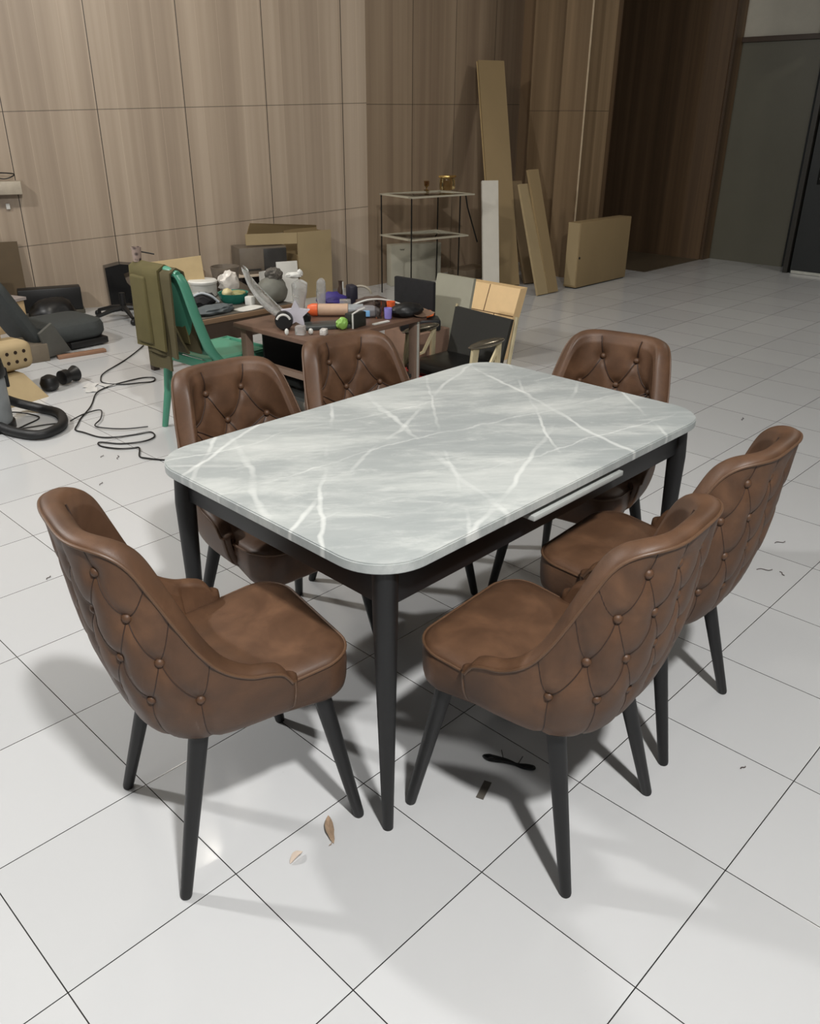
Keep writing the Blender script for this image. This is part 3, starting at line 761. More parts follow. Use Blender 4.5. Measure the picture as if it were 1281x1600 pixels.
# vacuum cleaner
vc = empty('vacuum_cleaner', (1.49, 4.66, 0), 0, 'grey and black vacuum cleaner with a looped black hose at the left edge', 'vacuum cleaner')
MB().lathe([(0, .035), (.115, .035), (.12, .05), (.12, .27), (.115, .29), (0, .29)]).build('tank', mat('light_grey_plastic', (132, 136, 138), .4), vc)
MB().lathe([(0, .29), (.125, .29), (.13, .31), (.12, .38), (.08, .42), (0, .43)]).build('motor_head', DARK, vc)
MB().box((.125, -.01, .27), (.02, .05, .11), bev=.008).build('latch', DARK, vc)
MB().lathe([(0, 0), (.13, 0), (.13, .035), (0, .035)]).build('base_ring', DARK, vc)
MB().tube(cr([(.10, .12, .14), (.22, .16, .06), (.31, .06, .028), (.345, -.10, .028), (.28, -.28, .028), (.17, -.36, .028), (.09, -.34, .028), (.03, -.20, .03), (-.02, -.05, .05), (-.14, .0, .08)], 8), .026, 12).build('hose', mat('black_hose', (22, 22, 23), .55, bmp=.2, scale=40), vc)
MB().tube(cr([(.12, .10, .04), (.2, .1, .02), (.26, -.02, .006), (.14, -.10, .006), (.10, -.13, .006), (.24, -.17, .006), (.33, -.22, .006)], 8), .004, 6).build('power_cord', DARK, vc)
one('rubber_stopper', MB().lathe([(0, 0), (.03, 0), (.052, .02), (.058, .05), (.045, .085), (.015, .10), (0, .10)]), DARK, (2.03, 5.11, 0), 'round black rubber stopper beside the tan packing block', 'stopper')
one('black_connector', MB().lathe([(.03, -.06), (.045, -.055), (.045, -.01), (.032, 0), (.036, .02), (.052, .06), (.05, .065), (0, .05)], mat=Matrix.Rotation(PI / 2, 4, 'Y')), DARK, (2.18, 5.17, .052), 'flared black hose connector lying beside the black stopper', 'connector', .35)
random.seed(3)
for i, (x, y) in enumerate(((2.25, 5.02), (2.33, 4.96), (2.21, 4.93))):
    a0 = random.random() * 3
    one('plastic_scrap', MB().grid([[(.05 * a, .035 * b_, .002 + .006 * abs(math.sin(a * 3 + b_ * 2 + i))) for b_ in (-1, -.3, .4, 1)] for a in (-1, -.4, .2, 1)], .0008), mat('clear_film', (206, 206, 204), .15), (x, y, 0),
        ['crumpled clear plastic scrap nearest the black connector', 'torn clear plastic scrap on the right of the connector', 'small clear plastic scrap in front of the black stopper'][i], 'plastic scrap', a0)
# long black cable
cab = [(3.01, 5.70), (2.86, 5.55), (2.68, 5.40), (2.45, 5.22), (2.37, 5.12), (2.33, 5.0), (2.40, 4.90), (2.50, 4.84), (2.575, 4.82), (2.62, 4.88), (2.57, 4.94), (2.45, 4.93), (2.33, 4.92), (2.20, 4.84), (2.09, 4.68), (2.02, 4.58), (1.91, 4.46), (1.845, 4.366), (1.80, 4.30), (1.81, 4.22), (1.84, 4.10), (1.90, 4.03), (2.0, 4.0), (2.07, 3.97), (2.05, 3.90), (1.97, 3.87), (1.87, 3.93), (1.80, 4.02), (1.78, 3.97), (1.82, 3.87), (1.88, 3.83), (1.905, 3.80), (1.85, 3.70), (1.86, 3.64), (1.91, 3.57), (2.0, 3.45), (2.12, 3.30)]
one('power_cable', MB().tube(cr([(x, y, .005 + .003 * (i % 2)) for i, (x, y) in enumerate(cab)], 6), .0042, 6), DARK, (0, 0, 0), 'long thin black cable winding over the tiles towards the table', 'cable')
cab2 = [(1.84, 4.44), (1.95, 4.50), (2.05, 4.50), (1.98, 4.36), (1.90, 4.27), (1.93, 4.18), (2.0, 4.10), (2.10, 4.05)]
one('power_cable', MB().tube(cr([(x, y, .012) for x, y in cab2], 6), .0036, 6), DARK, (0, 0, 0), 'short black cable crossing the long one beside the hose loop', 'cable')
# black L shaped seat shell and star base by the wall
bs = empty('chair_shell', (3.62, 7.06, 0), ang, 'black curved chair shell standing upright near the wall', 'chair shell')
MB().prism([(-.14, 0), (.02, 0), (.16, 0), (.26, .02), (.10, .12), (.02, .22), (.0, .30), (.10, .335), (.10, .37), (-.02, .385), (-.15, .36)], -.08, .08, Matrix.Rotation(PI / 2, 4, 'X')).build('shell', mat('gloss_black_plastic', (14, 14, 15), .25), bs)
sb = empty('chair_star_base', (3.36, 6.62, 0), .4, 'black star shaped chair base with casters left of the olive garment', 'chair base')
for k in range(5):
    a = 2 * PI * k / 5 + .3; x, y = math.cos(a), math.sin(a)
    MB().tube([(0, 0, .10), (x * .12, y * .12, .09), (x * .27, y * .27, .055)], [.026, .02, .013], 8).build('spoke', DARK, sb)
    MB().lathe([(0, -.014), (.024, -.014), (.028, 0), (.024, .014), (0, .014)], n=14, mat=Matrix.Rotation(PI / 2, 4, 'X')).build('caster', DARK, sb, (x * .28, y * .28, .028))
MB().tube([(0, 0, .07), (0, 0, .22)], .025, 12).build('column', DARK, sb)
one('brown_carton', MB().box((0, 0, .15), (.46, .22, .30), bev=.004), mat('brown_grey_card', (118, 100, 80), .7), (4.02, 6.82, 0), 'grey brown carton behind the olive garment', 'carton', ang)
one('beige_lid', MB().box((0, 0, .012), (.40, .22, .024), bev=.008), CARD2, (4.02, 6.82, .302), 'beige carton lid on the grey brown carton', 'lid', ang + .1)

# ------------------------------------------------------------------ green plastic chair with garment
GRN = mat('green_plastic', (74, 136, 112), .38, var=.05, scale=4)
gc = empty('plastic_chair', (2.45, 3.83, 0), math.radians(-90 + 4), 'green moulded plastic chair with an olive garment over its back', 'chair')
m = MB()
P = []
for i in range(15):
    u = -1 + 2 * i / 14; row = []
    for j in range(13):
        v = j / 12; y = -.20 + .42 * v
        w = .205 + .015 * v; x = u * w
        z = .43 - .022 * (1 - u * u) * math.sin(PI * min(1, v * 1.05)) - .03 * max(0, v - .85) / .15 - .018 * max(0, abs(u) - .85) / .15
        row.append((x, y, z))
    P.append(row)
m.grid(P[::-1], .006); m.build('seat', GRN, gc)
mm = MB()
for a, b_ in (((-.21, -.20), (-.21, .21)), ((.21, -.20), (.21, .21)), ((-.21, .215), (.21, .215)), ((-.21, -.205), (.21, -.205))):
    c = ((a[0] + b_[0]) / 2, (a[1] + b_[1]) / 2, .405); mm.box(c, (abs(a[0] - b_[0]) + .012, abs(a[1] - b_[1]) + .012, .045), bev=.004)
mm.build('seat_rim', GRN, gc); gc.scale = (.88, 1, 1)
for sx, sy in ((-1, -1), (1, -1), (1, 1), (-1, 1)):
    MB().tube([(sx * .195, sy * .195 , .42), (sx * .215, sy * .215, .2), (sx * .235, sy * (.25 if sy < 0 else .235), 0)], [.028, .022, .017], 10).build('leg', GRN, gc)
for sx in (-1, 1):
    pts = cr([(sx * .205, -.13, .42), (sx * .21, -.19, .50), (sx * .205, -.245, .66), (sx * .19, -.285, .82), (sx * .165, -.30, .872)], 6)
    m = MB(); vs = []; n = len(pts)
    for i, p in enumerate(pts):
        t = i / (n - 1); hw, hd = .020, .034 - .010 * t
        for k in range(12):
            a = 2 * PI * k / 12; vs.append(p + Vector((hw * math.cos(a), hd * math.sin(a), 0)))
    m.add(vs, [(i * 12 + k, i * 12 + (k + 1) % 12, (i + 1) * 12 + (k + 1) % 12, (i + 1) * 12 + k) for i in range(n - 1) for k in range(12)] + [tuple(range(12))[::-1], tuple((n - 1) * 12 + k for k in range(12))])
    m.build('back_post', GRN, gc)
MB().tube(cr([(-.165, -.30, .868), (-.08, -.308, .885), (.08, -.308, .885), (.165, -.30, .868)], 6), .020, 10).build('top_rail', GRN, gc)
P = [[(.185 * u, y - .02 * (1 - u * u), z) for y, z in ((-.175, .45), (-.19, .52), (-.22, .62), (-.248, .72), (-.27, .80), (-.285, .855))] for u in (-1, -.6, -.2, .2, .6, 1)]
MB().grid(P, .006).build('back_panel', GRN, gc)
OLV = mat('olive_cloth', (86, 78, 44), .85, var=.08, scale=10, bmp=.2, sheen=.0)
# garment: folded sheet over the back, world coordinates through the chair frame
gm = empty('olive_garment', (2.45, 3.83, 0), math.radians(-90 + 4), 'folded olive garment hanging over the back of the green chair', 'garment')
def drape(x0, x1, prof, seed, amp, thick, nx=26):
    P = []
    for i in range(nx + 1):
        x = x0 + (x1 - x0) * i / nx; row = []
        for j, (y, z) in enumerate(prof):
            k = min(1, j / 6) * amp
            wv_ = noise.noise(Vector((x * 9, z * 2.2, seed))) * k
            zz = z + noise.noise(Vector((x * 6, seed, 2))) * amp * .8 * (1 if j == len(prof) - 1 else 0)
            row.append((x, y + wv_, zz))
        P.append(row)
    return MB().grid(P, thick)
def profile(yf, yr, zf, ztop, zr, n=12):
    a = [(yf + (yf * 0 + (-.245 - yf)) * 0 - .0 + (-.06) * (k / n), zf + (ztop - .02 - zf) * k / n) for k in range(n + 1)]
    a += [((yf - .06 + yr) / 2 + .0, ztop)]
    a += [(yr + .045 * (k / n) * 0, ztop - .02 + (zr - ztop + .02) * k / n) for k in range(n + 1)]
    return a
drape(-.185, .06, profile(-.215, -.350, .50, .900, .49), 1, .012, .012).build('outer_fold', OLV, gm, sm=60)
drape(-.12, .135, profile(-.205, -.335, .46, .892, .46), 4, .014, .010).build('inner_fold', mat('olive_cloth_dark', (76, 68, 42), .85, var=.08, scale=10, bmp=.2), gm, sm=60)
drape(-.14, .06, profile(-.225, -.320, .45, .62, .385), 8, .024, .010).build('hanging_hem', mat('olive_cloth_dark', (76, 68, 42), .85, var=.08, scale=10, bmp=.2), gm, sm=60)
MB().box((0, 0, 0), (.13, .03, .34), bev=.014, seg=3).build('padding', OLV, gm, (-.10, -.362, .68))
cp = empty('patterned_cup', (2.125, 3.97, .903), 0, 'small patterned dark cup resting on top of the olive garment', 'cup')
vm, nt, b_ = newmat('patterned_cup_glaze'); v = nt.nodes.new('ShaderNodeTexVoronoi'); v.inputs['Scale'].default_value = 40; nt.links.new(objco(nt), v.inputs['Vector'])
nt.links.new(ramp(nt, v.outputs['Distance'], [(.25, s2l((52, 38, 38))), (.5, s2l((150, 132, 122)))]), b_.inputs['Base Color']); b_.inputs['Roughness'].default_value = .35
MB().lathe([(0, 0), (.020, 0), (.025, .07), (.023, .07), (.018, .004), (0, .004)], n=20).build('cup_body', vm, cp)
MB().tube(cr([(.022, 0, .045), (.05, -.01, .038), (.08, -.03, .03)], 6), .0035, 6).build('cord', DARK, cp)

# ------------------------------------------------------------------ cluttered low desk (left) and its things
DW = mat('dark_desk_wood', (62, 50, 42), .5, var=.12, scale=8, stretch=(.3, 2, 2))
DE = mat('brown_desk_edge', (122, 98, 76), .5, var=.1, scale=8, stretch=(.3, 2, 2))
d1 = empty('low_desk', (3.06, 4.74, 0), 0, 'dark low desk piled with bowls and cloth behind the green chair', 'desk')
MB().box((0, 0, .435), (.72, .74, .03), bev=.003).build('desk_top', DE, d1)
MB().box((0, 0, .4525), (.69, .71, .005)).build('top_mat', mat('dull_grey_mat', (88, 84, 76), .7), d1)
MB().box((0, -.35, .36), (.68, .02, .12)).build('front_apron', DW, d1)
MB().box((-.33, 0, .36), (.02, .68, .12)).build('side_apron', DW, d1)
for sx in (-1, 1):
    for sy in (-1, 1): MB().box((sx * .32, sy * .33, .21), (.045, .045, .42), bev=.004).build('leg', DW, d1)
Z1 = .456
TEAL = mat('teal_plastic', (30, 108, 94), .4, var=.05)
tb = empty('teal_bowl', (3.14, 4.66, Z1), 0, 'teal bowl holding crumpled packets on the low desk', 'bowl')
MB().lathe([(0, 0), (.065, 0), (.085, .02), (.098, .06), (.100, .066), (.092, .064), (.078, .024), (0, .012)]).build('bowl_body', TEAL, tb)
MB().blob((.03, 0, .055), (.06, .05, .02), .2, 3, 2).build('packet', mat('olive_packet', (150, 146, 100), .5), tb)
MB().blob((-.045, 0, .065), (.035, .03, .032), .15, 3, 9).build('packet', mat('cream_packet', (196, 184, 140), .4), tb)
rt = empty('round_tin', (3.12, 4.98, Z1), 0, 'round white lidded tub at the back of the low desk', 'tub')
MB().lathe([(0, 0), (.085, 0), (.09, .005), (.092, .085), (0, .085)]).build('tub_body', mat('milky_plastic', (176, 176, 170), .35), rt)
MB().lathe([(0, .086), (.096, .086), (.098, .10), (.09, .108), (0, .110)]).build('lid', WHT, rt)
one('cardboard_sheet', MB().hexa([(-.17, 0, 0), (.19, 0, 0), (.19, .012, 0), (-.17, .012, 0), (-.20, .03, .22), (.17, .03, .26), (.17, .042, .26), (-.20, .042, .22)]), mat('yellow_card', (176, 154, 114), .65, var=.05), (2.98, 5.07, Z1), 'upright yellowish cardboard sheet on the back of the low desk', 'cardboard', -.62)
one('white_bag', MB().blob((0, 0, .07), (.075, .05, .08), .35, 3.2, 4, flat=-.07), mat('white_film_bag', (212, 206, 198), .3, bmp=.3, scale=18), (3.30, 4.94, Z1), 'crumpled white plastic bag behind the teal bowl', 'bag')
one('taupe_bin', MB().lathe([(0, 0), (.08, 0), (.10, .16), (.096, .16), (.078, .006), (0, .006)], n=24), mat('taupe_plastic', (104, 94, 82), .5), (3.36, 5.06, Z1), 'taupe bin behind the white bag on the low desk', 'bin')
one('white_cube', MB().box((0, 0, .028), (.05, .05, .056), bev=.006), WHT, (3.17, 4.52, Z1), 'small white cube near the right end of the low desk', 'cube', .4)
one('black_cloth', MB().blob((0, 0, .035), (.12, .075, .05), .35, 3.5, 11, flat=-.034), BLK, (2.91, 4.68, Z1), 'crumpled black cloth with straps in the middle of the low desk', 'cloth', .4)
one('grey_cloth', MB().blob((0, 0, .02), (.15, .08, .03), .3, 3.0, 14, flat=-.019), mat('blue_grey_fabric', (84, 90, 92), .85, scale=25, bmp=.3), (2.86, 4.48, Z1), 'flat blue grey cloth on the front of the low desk', 'cloth', .1)
one('pale_strap', MB().tube(cr([(-.06, .02, .06), (-.01, 0, .075), (.04, -.03, .055), (.08, -.05, .015)], 6), .008, 8), mat('pale_grey_plastic', (164, 170, 174), .4), (2.90, 4.64, Z1 + .02), 'pale grey strap lying over the black cloth', 'strap')
one('paper_sheet', MB().grid([[(.09 * a, .05 * b_, .002 + .003 * math.sin(a * 2 + b_)) for b_ in (-1, 0, 1)] for a in (-1, -.3, .3, 1)], .001), WHT, (3.10, 4.44, Z1), 'white paper sheet on the front right corner of the low desk', 'paper', .1)
one('black_box', MB().box((0, 0, .05), (.13, .10, .10), bev=.006), DARK, (2.80, 4.80, Z1), 'small black box on the low desk just behind the green chair', 'box')
one('folded_tissue', MB().box((0, 0, .01), (.09, .035, .02), bev=.008), WHT, (3.02, 4.74, Z1), 'small folded white tissue behind the black cloth', 'tissue', -.3)
one('pot_of_tissue', MB().lathe([(0, 0), (.03, 0), (.036, .05), (.033, .05), (.028, .004), (0, .004)], n=16), WHT, (3.0, 4.86, Z1), 'small white pot in front of the round white tub', 'pot')

# ------------------------------------------------------------------ cluttered desk with glassware (right)
d2 = empty('brown_desk', (2.86, 3.35, 0), math.radians(2), 'brown desk crowded with glassware behind the dining table', 'desk')
BW = mat('brown_desk_wood', (98, 74, 60), .45, var=.12, scale=8, stretch=(.3, 2, 2))
BP = mat('taupe_post', (118, 98, 84), .45, var=.08)
MB().box((0, 0, .588), (.82, .62, .024), bev=.003).build('desk_top', BW, d2)
for sx in (-1, 1):
    for sy in (-1, 1): MB().box((sx * .365, sy * .26, .288), (.045, .045, .576), bev=.003).build('post', BP, d2)
MB().box((.365, -.286, .288), (.012, .006, .576)).build('pale_strip', mat('pale_metal', (190, 190, 182), .35, .3), d2)
MB().box((0, 0, .27), (.72, .52, .018)).build('lower_shelf', mat('dark_grey_shelf', (46, 48, 46), .5), d2)
MB().box((-.365, .0, .40), (.03, .48, .03)).build('side_rail', BP, d2)
MB().box((.05, .25, .42), (.64, .012, .28)).build('back_panel', mat('near_black_panel', (22, 22, 22), .6), d2)
Z2 = .601
VG = glass('milky_clear_glass', (240, 240, 238), .18); VG.node_tree.nodes['Principled BSDF'].inputs['Transmission Weight'].default_value = .80; VG.node_tree.nodes['Principled BSDF'].inputs['IOR'].default_value = 1.25
def vase(prof, wob, tilt, n=28):
    vs = []; fs = []; K = len(prof)
    for i, (r, z) in enumerate(prof):
        for k in range(n):
            a = 2 * PI * k / n; rr = r * (1 + wob * math.sin(3 * a + z * 18) * min(1, z * 12))
            vs.append((rr * math.cos(a) + tilt * z * z * 6, rr * math.sin(a) * .8, z + (.012 * math.sin(2 * a) * (z / .2) if z > .1 else 0)))
    fs = [(i * n + k, i * n + (k + 1) % n, (i + 1) * n + (k + 1) % n, (i + 1) * n + k) for i in range(K - 1) for k in range(n)] + [tuple(range(n))[::-1], tuple((K - 1) * n + k for k in range(n))]
    return MB().add(vs, fs)
def vprof(r0, rm, rt_, h, w=.004, n=14):
    o = []
    for i in range(n + 1):
        t = i / n; r = r0 + (rm - r0) * math.sin(PI * min(1, t * 1.3) / 2) + (rt_ - rm) * max(0, t - .55) / .45; o.append((r, h * t))
    return o + [(r - w, z) for r, z in o[::-1] if z > w * 2] + [(.001, w * 2)]
# curved cradle shaped glass on the left
m = MB(); P = []
for i in range(25):
    t = i / 24; cx = -.06 + .22 * t ** 1.4; zc = .25 * (1 - t) ** 1.8 + .03; w = .030 + .048 * math.sin(PI * t)
    P.append([(cx + .02 * math.cos(a), w * math.sin(a) * 1.2, zc + w * (1 - math.cos(a)) * .55 - .02) for a in [(-2.2 + 4.4 * k / 14) for k in range(15)]])
one('glass_sculpture', m.grid(P, .006), VG, (2.53, 3.53, Z2), 'curved clear glass dish rising like a horn at the desk corner', 'glass dish', -.75, sm=80)
one('glass_vase', vase(vprof(.022, .040, .046, .17), .10, .0), VG, (2.80, 3.54, Z2), 'fluted clear glass vase in the middle of the desk', 'vase', sm=80)
one('glass_vase', vase(vprof(.020, .030, .026, .16), .05, 0), VG, (2.96, 3.55, Z2), 'slim clear glass vase with a curl on top, right of the fluted one', 'vase', sm=80)
one('bird_ornament', MB().blob((0, 0, .02), (.045, .018, .016), .3, 3, 6).blob((.03, 0, .03), (.016, .014, .02), .2, 3, 2), WHT, (2.82, 3.60, Z2 + .178), 'white bird shaped ornament perched above the fluted vase', 'ornament', -.6)
star = [(r * math.cos(a), r * math.sin(a)) for r, a in [((.075 if k % 2 == 0 else .036), PI / 2 + k * PI / 5) for k in range(10)]]
one('star_ornament', MB().prism(star, -.012, .012, Matrix.Translation((0, 0, .07)) @ Matrix.Rotation(PI / 2, 4, 'X')), mat('pale_lilac_white', (196, 192, 200), .4), (2.59, 3.31, Z2 + .0), 'pale white star ornament standing on the desk', 'star', math.radians(-42))
pr = empty('black_round_pot', (2.53, 3.33, Z2), math.radians(-42), 'round black pot with a white arc left of the star', 'pot')
MB().lathe([(0, -.03), (.040, -.03), (.045, -.02), (.045, .02), (.04, .03), (0, .03)], mat=Matrix.Rotation(PI / 2, 4, 'X')).build('pot_body', DARK, pr, (0, 0, .046))
MB().tube([(.034 * math.cos(a), -.032, .046 + .034 * math.sin(a)) for a in [PI * k / 10 for k in range(1, 10)]], .006, 6).build('white_arc', WHT, pr)
one('glass_cube', MB().box((0, 0, .022), (.044, .044, .044), bev=.006), VG, (2.52, 3.19, Z2), 'small clear glass cube at the front of the desk', 'cube', .5)
one('white_trinket', MB().blob((0, 0, .014), (.010, .010, .016), .2, 3, 2), WHT, (2.47, 3.235, Z2), 'tiny white trinket left of the glass cube', 'trinket')
one('white_trinket', MB().blob((0, 0, .014), (.012, .012, .015), .2, 3, 5), WHT, (2.56, 3.16, Z2), 'tiny white trinket right of the glass cube', 'trinket')
one('speckled_block', MB().box((0, 0, .014), (.045, .032, .028), bev=.004), mat('speckled_white', (190, 186, 180), .5, var=.4, scale=90), (2.60, 3.11, Z2), 'speckled white block near the brown chair top', 'block', .6)
rl = empty('rolled_tube', (2.90, 3.40, Z2 + .033), math.radians(-44), 'beige rolled tube with an orange end lying on the desk', 'tube')
RX = Matrix.Rotation(PI / 2, 4, 'Y')
MB().lathe([(0, -.07), (.030, -.07), (.032, -.06), (.032, .09), (0, .09)], mat=RX).build('roll', mat('pinkish_beige', (178, 148, 124), .5), rl)
MB().lathe([(0, -.13), (.024, -.125), (.033, -.10), (.033, -.072), (0, -.07)], mat=RX).build('orange_cap', mat('orange_plastic', (214, 96, 50), .4), rl)
MB().lathe([(0, .092), (.031, .092), (.029, .11), (.031, .13), (.029, .15), (.031, .17), (0, .175)], mat=RX).build('ribbed_end', mat('light_grey_plastic', (132, 136, 138), .4), rl)
one('black_bulb', MB().blob((0, 0, .032), (.036, .026, .034), .08, 2, 3), DARK, (2.67, 3.34, Z2), 'glossy black bulb between the star and the rolled tube', 'bulb')
one('dark_tray', MB().box((0, 0, .010), (.24, .12, .02), bev=.004), mat('green_grey_plastic', (58, 62, 60), .4), (2.72, 3.22, Z2), 'flat dark grey tray on the desk behind the brown chair top', 'tray', math.radians(-30))
one('green_pouch', MB().blob((0, 0, .028), (.034, .026, .030), .25, 3, 8, flat=-.027), mat('lime_green', (134, 178, 84), .5), (2.74, 3.13, Z2), 'small lime green pouch on the desk beside the dark camera box', 'pouch')
db = empty('dark_box', (2.83, 3.13, Z2), math.radians(10), 'dark box with a white strap at the front desk edge', 'box')
MB().box((0, 0, .036), (.10, .06, .072), bev=.004).build('box_body', mat('dark_olive_black', (34, 36, 30), .6), db)
MB().tube([(-.05, -.02, 0), (-.052, -.022, .074), (.0, -.022, .084), (.05, -.02, .086)], .005, 6).build('strap', WHT, db)
one('purple_bag', MB().blob((0, 0, .035), (.085, .06, .045), .25, 3, 3, flat=-.034), mat('deep_purple', (50, 38, 110), .6, bmp=.2), (3.06, 3.58, Z2), 'deep purple bag at the back of the desk', 'bag', -.6)
one('black_upright_bag', MB().box((0, 0, .06), (.05, .08, .12), bev=.012), mat('navy_black', (22, 20, 36), .6), (3.14, 3.50, Z2), 'narrow black bag standing right of the purple bag', 'bag', -.4)
one('white_card', MB().box((0, 0, .006), (.10, .07, .012), bev=.003), WHT, (2.98, 3.47, Z2), 'white card lying in front of the purple bag', 'card', -.7)
one('glass_box', MB().box((0, 0, .035), (.06, .05, .07), bev=.004), VG, (3.01, 3.41, Z2), 'clear glass box in the middle right of the desk', 'glass box', -.7)
fb = empty('grey_pouch', (3.02, 3.24, Z2), math.radians(-38), 'grey pouch on the desk with a painted patch of blue light', 'pouch')
MB().blob((0, 0, .03), (.07, .025, .034), .12, 2.5, 6, flat=-.029).build('pouch_body', mat('grey_nylon', (120, 118, 120), .5), fb)
MB().box((-.01, -.024, .024), (.034, .008, .032), bev=.003).build('blue_light_patch', mat('blue_light_paint', (120, 176, 222), .5), fb)  # coloured block stands in for blue light falling on the pouch
TG = glass('tumbler_glass', (230, 226, 222), .04)
def tumbler(h=.06, r=.020): return MB().lathe([(0, 0), (r * .8, 0), (r * .9, .004), (r * 1.05, h), (r * .95, h), (r * .75, .008), (0, .008)], n=20)
one('glass_tumbler', tumbler(), TG, (3.045, 3.185, Z2), 'small clear tumbler next to the lilac cup', 'tumbler')
one('glass_tumbler', tumbler(.075, .022), TG, (3.10, 3.25, Z2), 'taller clear tumbler behind the small one', 'tumbler')
one('lilac_cup', MB().lathe([(0, 0), (.018, 0), (.020, .004), (.0215, .055), (.019, .055), (.017, .006), (0, .006)], n=20), mat('lilac_plastic', (142, 132, 204), .4), (3.075, 3.145, Z2), 'lilac cup near the right front edge of the desk', 'cup')
one('orange_cup', MB().lathe([(0, 0), (.021, 0), (.024, .065), (.021, .065), (.018, .006), (0, .006)], n=20), mat('orange_plastic', (214, 96, 50), .4), (3.17, 3.22, Z2), 'orange cup behind the lilac cup', 'cup')
one('dark_bowl', MB().blob((0, 0, .03), (.10, .06, .04), .2, 2.5, 12, flat=-.029), DARK, (3.19, 3.12, Z2), 'black crumpled bag at the right end of the desk', 'bag', -.2)
one('curved_white_strip', MB().tube(cr([(-.20, .10, .05), (-.12, .06, .075), (-.03, .02, .07), (.05, -.04, .04), (.09, -.09, .008)], 6), .005, 6), WHT, (3.19, 3.24, Z2), 'thin white curved strip arching over the cups', 'strip')
one('white_ruler', MB().box((0, 0, .003), (.11, .018, .006)), WHT, (2.97, 3.09, Z2), 'flat white ruler at the front edge of the desk', 'ruler', .0)
one('brown_bundle', MB().blob((0, 0, .04), (.10, .045, .042), .3, 4, 10, flat=-.039), mat('brown_wrap', (74, 58, 48), .7, bmp=.3), (3.14, 3.33, Z2), 'dark brown bundle behind the grey pouch', 'bundle', -.7)
one('grey_headband', MB().tube([(.06 * math.cos(a), 0, .06 + .045 * math.sin(a)) for a in [PI * k / 14 for k in range(15)]], .007, 8), mat('grey_beige_plastic', (150, 142, 126), .5), (3.28, 3.58, Z2 - .02), 'grey headband standing at the back of the desk', 'headband', -.8)
bt = empty('slim_bottle', (3.18, 3.64, Z2), 0, 'slim dark bottle with a pale stripe at the desk back', 'bottle')
MB().lathe([(0, 0), (.016, 0), (.018, .005), (.018, .07), (.010, .09), (.012, .12), (0, .12)], n=18).build('bottle_body', mat('brown_bottle', (60, 44, 34), .35), bt)
MB().box((.004, -.017, .07), (.006, .004, .09)).build('pale_stripe', WHT, bt)
one('brown_paper', MB().grid([[(.07 * a, .05 * b_, .004 + .012 * a * a + .006 * b_) for b_ in (-1, 0, 1)] for a in (-1, -.4, .3, 1)], .001), mat('brown_paper', (120, 96, 78), .7), (3.26, 3.09, Z2), 'curled brown paper on the right front corner of the desk', 'paper')
gbg = empty('grey_mesh_bag', (3.33, 4.49, Z1), 0, 'full grey bag with a dark mesh top behind the curved glass dish', 'bag')
MB().blob((0, 0, .075), (.105, .09, .09), .12, 2, 7, flat=-.074).build('bag_body', mat('grey_bag_fabric', (104, 104, 96), .7, var=.15, scale=12), gbg)
MB().blob((.02, 0, .175), (.06, .05, .045), .3, 4, 8).build('mesh_top', mat('dark_mesh', (84, 80, 74), .7, var=.5, scale=120), gbg)
# under the desk
bn = empty('white_canister', (2.90, 3.735, 0), 0, 'small white canister on the floor behind the desk legs', 'canister')
MB().lathe([(0, 0), (.036, 0), (.038, .004), (.038, .15), (0, .15)], n=20).build('canister_body', WHT, bn)
MB().lathe([(0, .151), (.040, .151), (.040, .165), (0, .166)], n=20).build('lid', DARK, bn)
pc = empty('patterned_carton', (2.86, 3.86, 0), .1, 'small orange patterned carton left of the white canister', 'carton')
MB().box((0, 0, .08), (.07, .06, .16), bev=.002).build('carton_body', mat('peach_card', (222, 180, 132), .6), pc)
MB().box((.01, -.032, .05), (.014, .004, .012)).box((.0, -.032, .09), (.02, .004, .014)).box((.015, -.032, .12), (.012, .004, .012)).build('printed_blocks', mat('orange_plastic', (214, 96, 50), .4), pc)
one('white_basin', MB().lathe([(0, 0), (.10, 0), (.14, .13), (.15, .135), (.135, .128), (.095, .01), (0, .01)]), mat('dull_white_plastic', (176, 170, 160), .5), (2.90, 4.12, .0), 'dull white basin on the floor between the two desks', 'basin')
one('tan_carton', MB().box((0, 0, .19), (.26, .20, .38), bev=.004), mat('tan_card', (172, 148, 110), .65, var=.05), (3.25, 4.18, 0), 'tan carton on the floor between the two desks', 'carton', .05)
one('grey_plastic_arm', MB().tube(cr([(-.16, .02, .18), (-.06, 0, .20), (.04, 0, .16), (.09, 0, .06), (.07, 0, .01)], 6), [.014] * 25, 8), mat('mid_grey_plastic', (110, 106, 102), .5), (3.12, 3.28, .282), 'curved grey plastic arm on the lower desk shelf', 'plastic arm', math.radians(-20))
for k in range(4):
    one('file_folder', MB().box((0, 0, .10), (.03, .16, .20), bev=.003), mat('folder_%d' % k, [(70, 74, 66), (110, 98, 80), (40, 40, 42), (90, 70, 56)][k], .6), (3.02 + k * .05, 3.28, .0),
        ['grey green file folder on the floor under the desk, leftmost', 'tan file folder under the desk, second from the left', 'black file folder under the desk, third from the left', 'brown file folder under the desk, nearest the right post'][k], 'folder', group='folders under the desk')

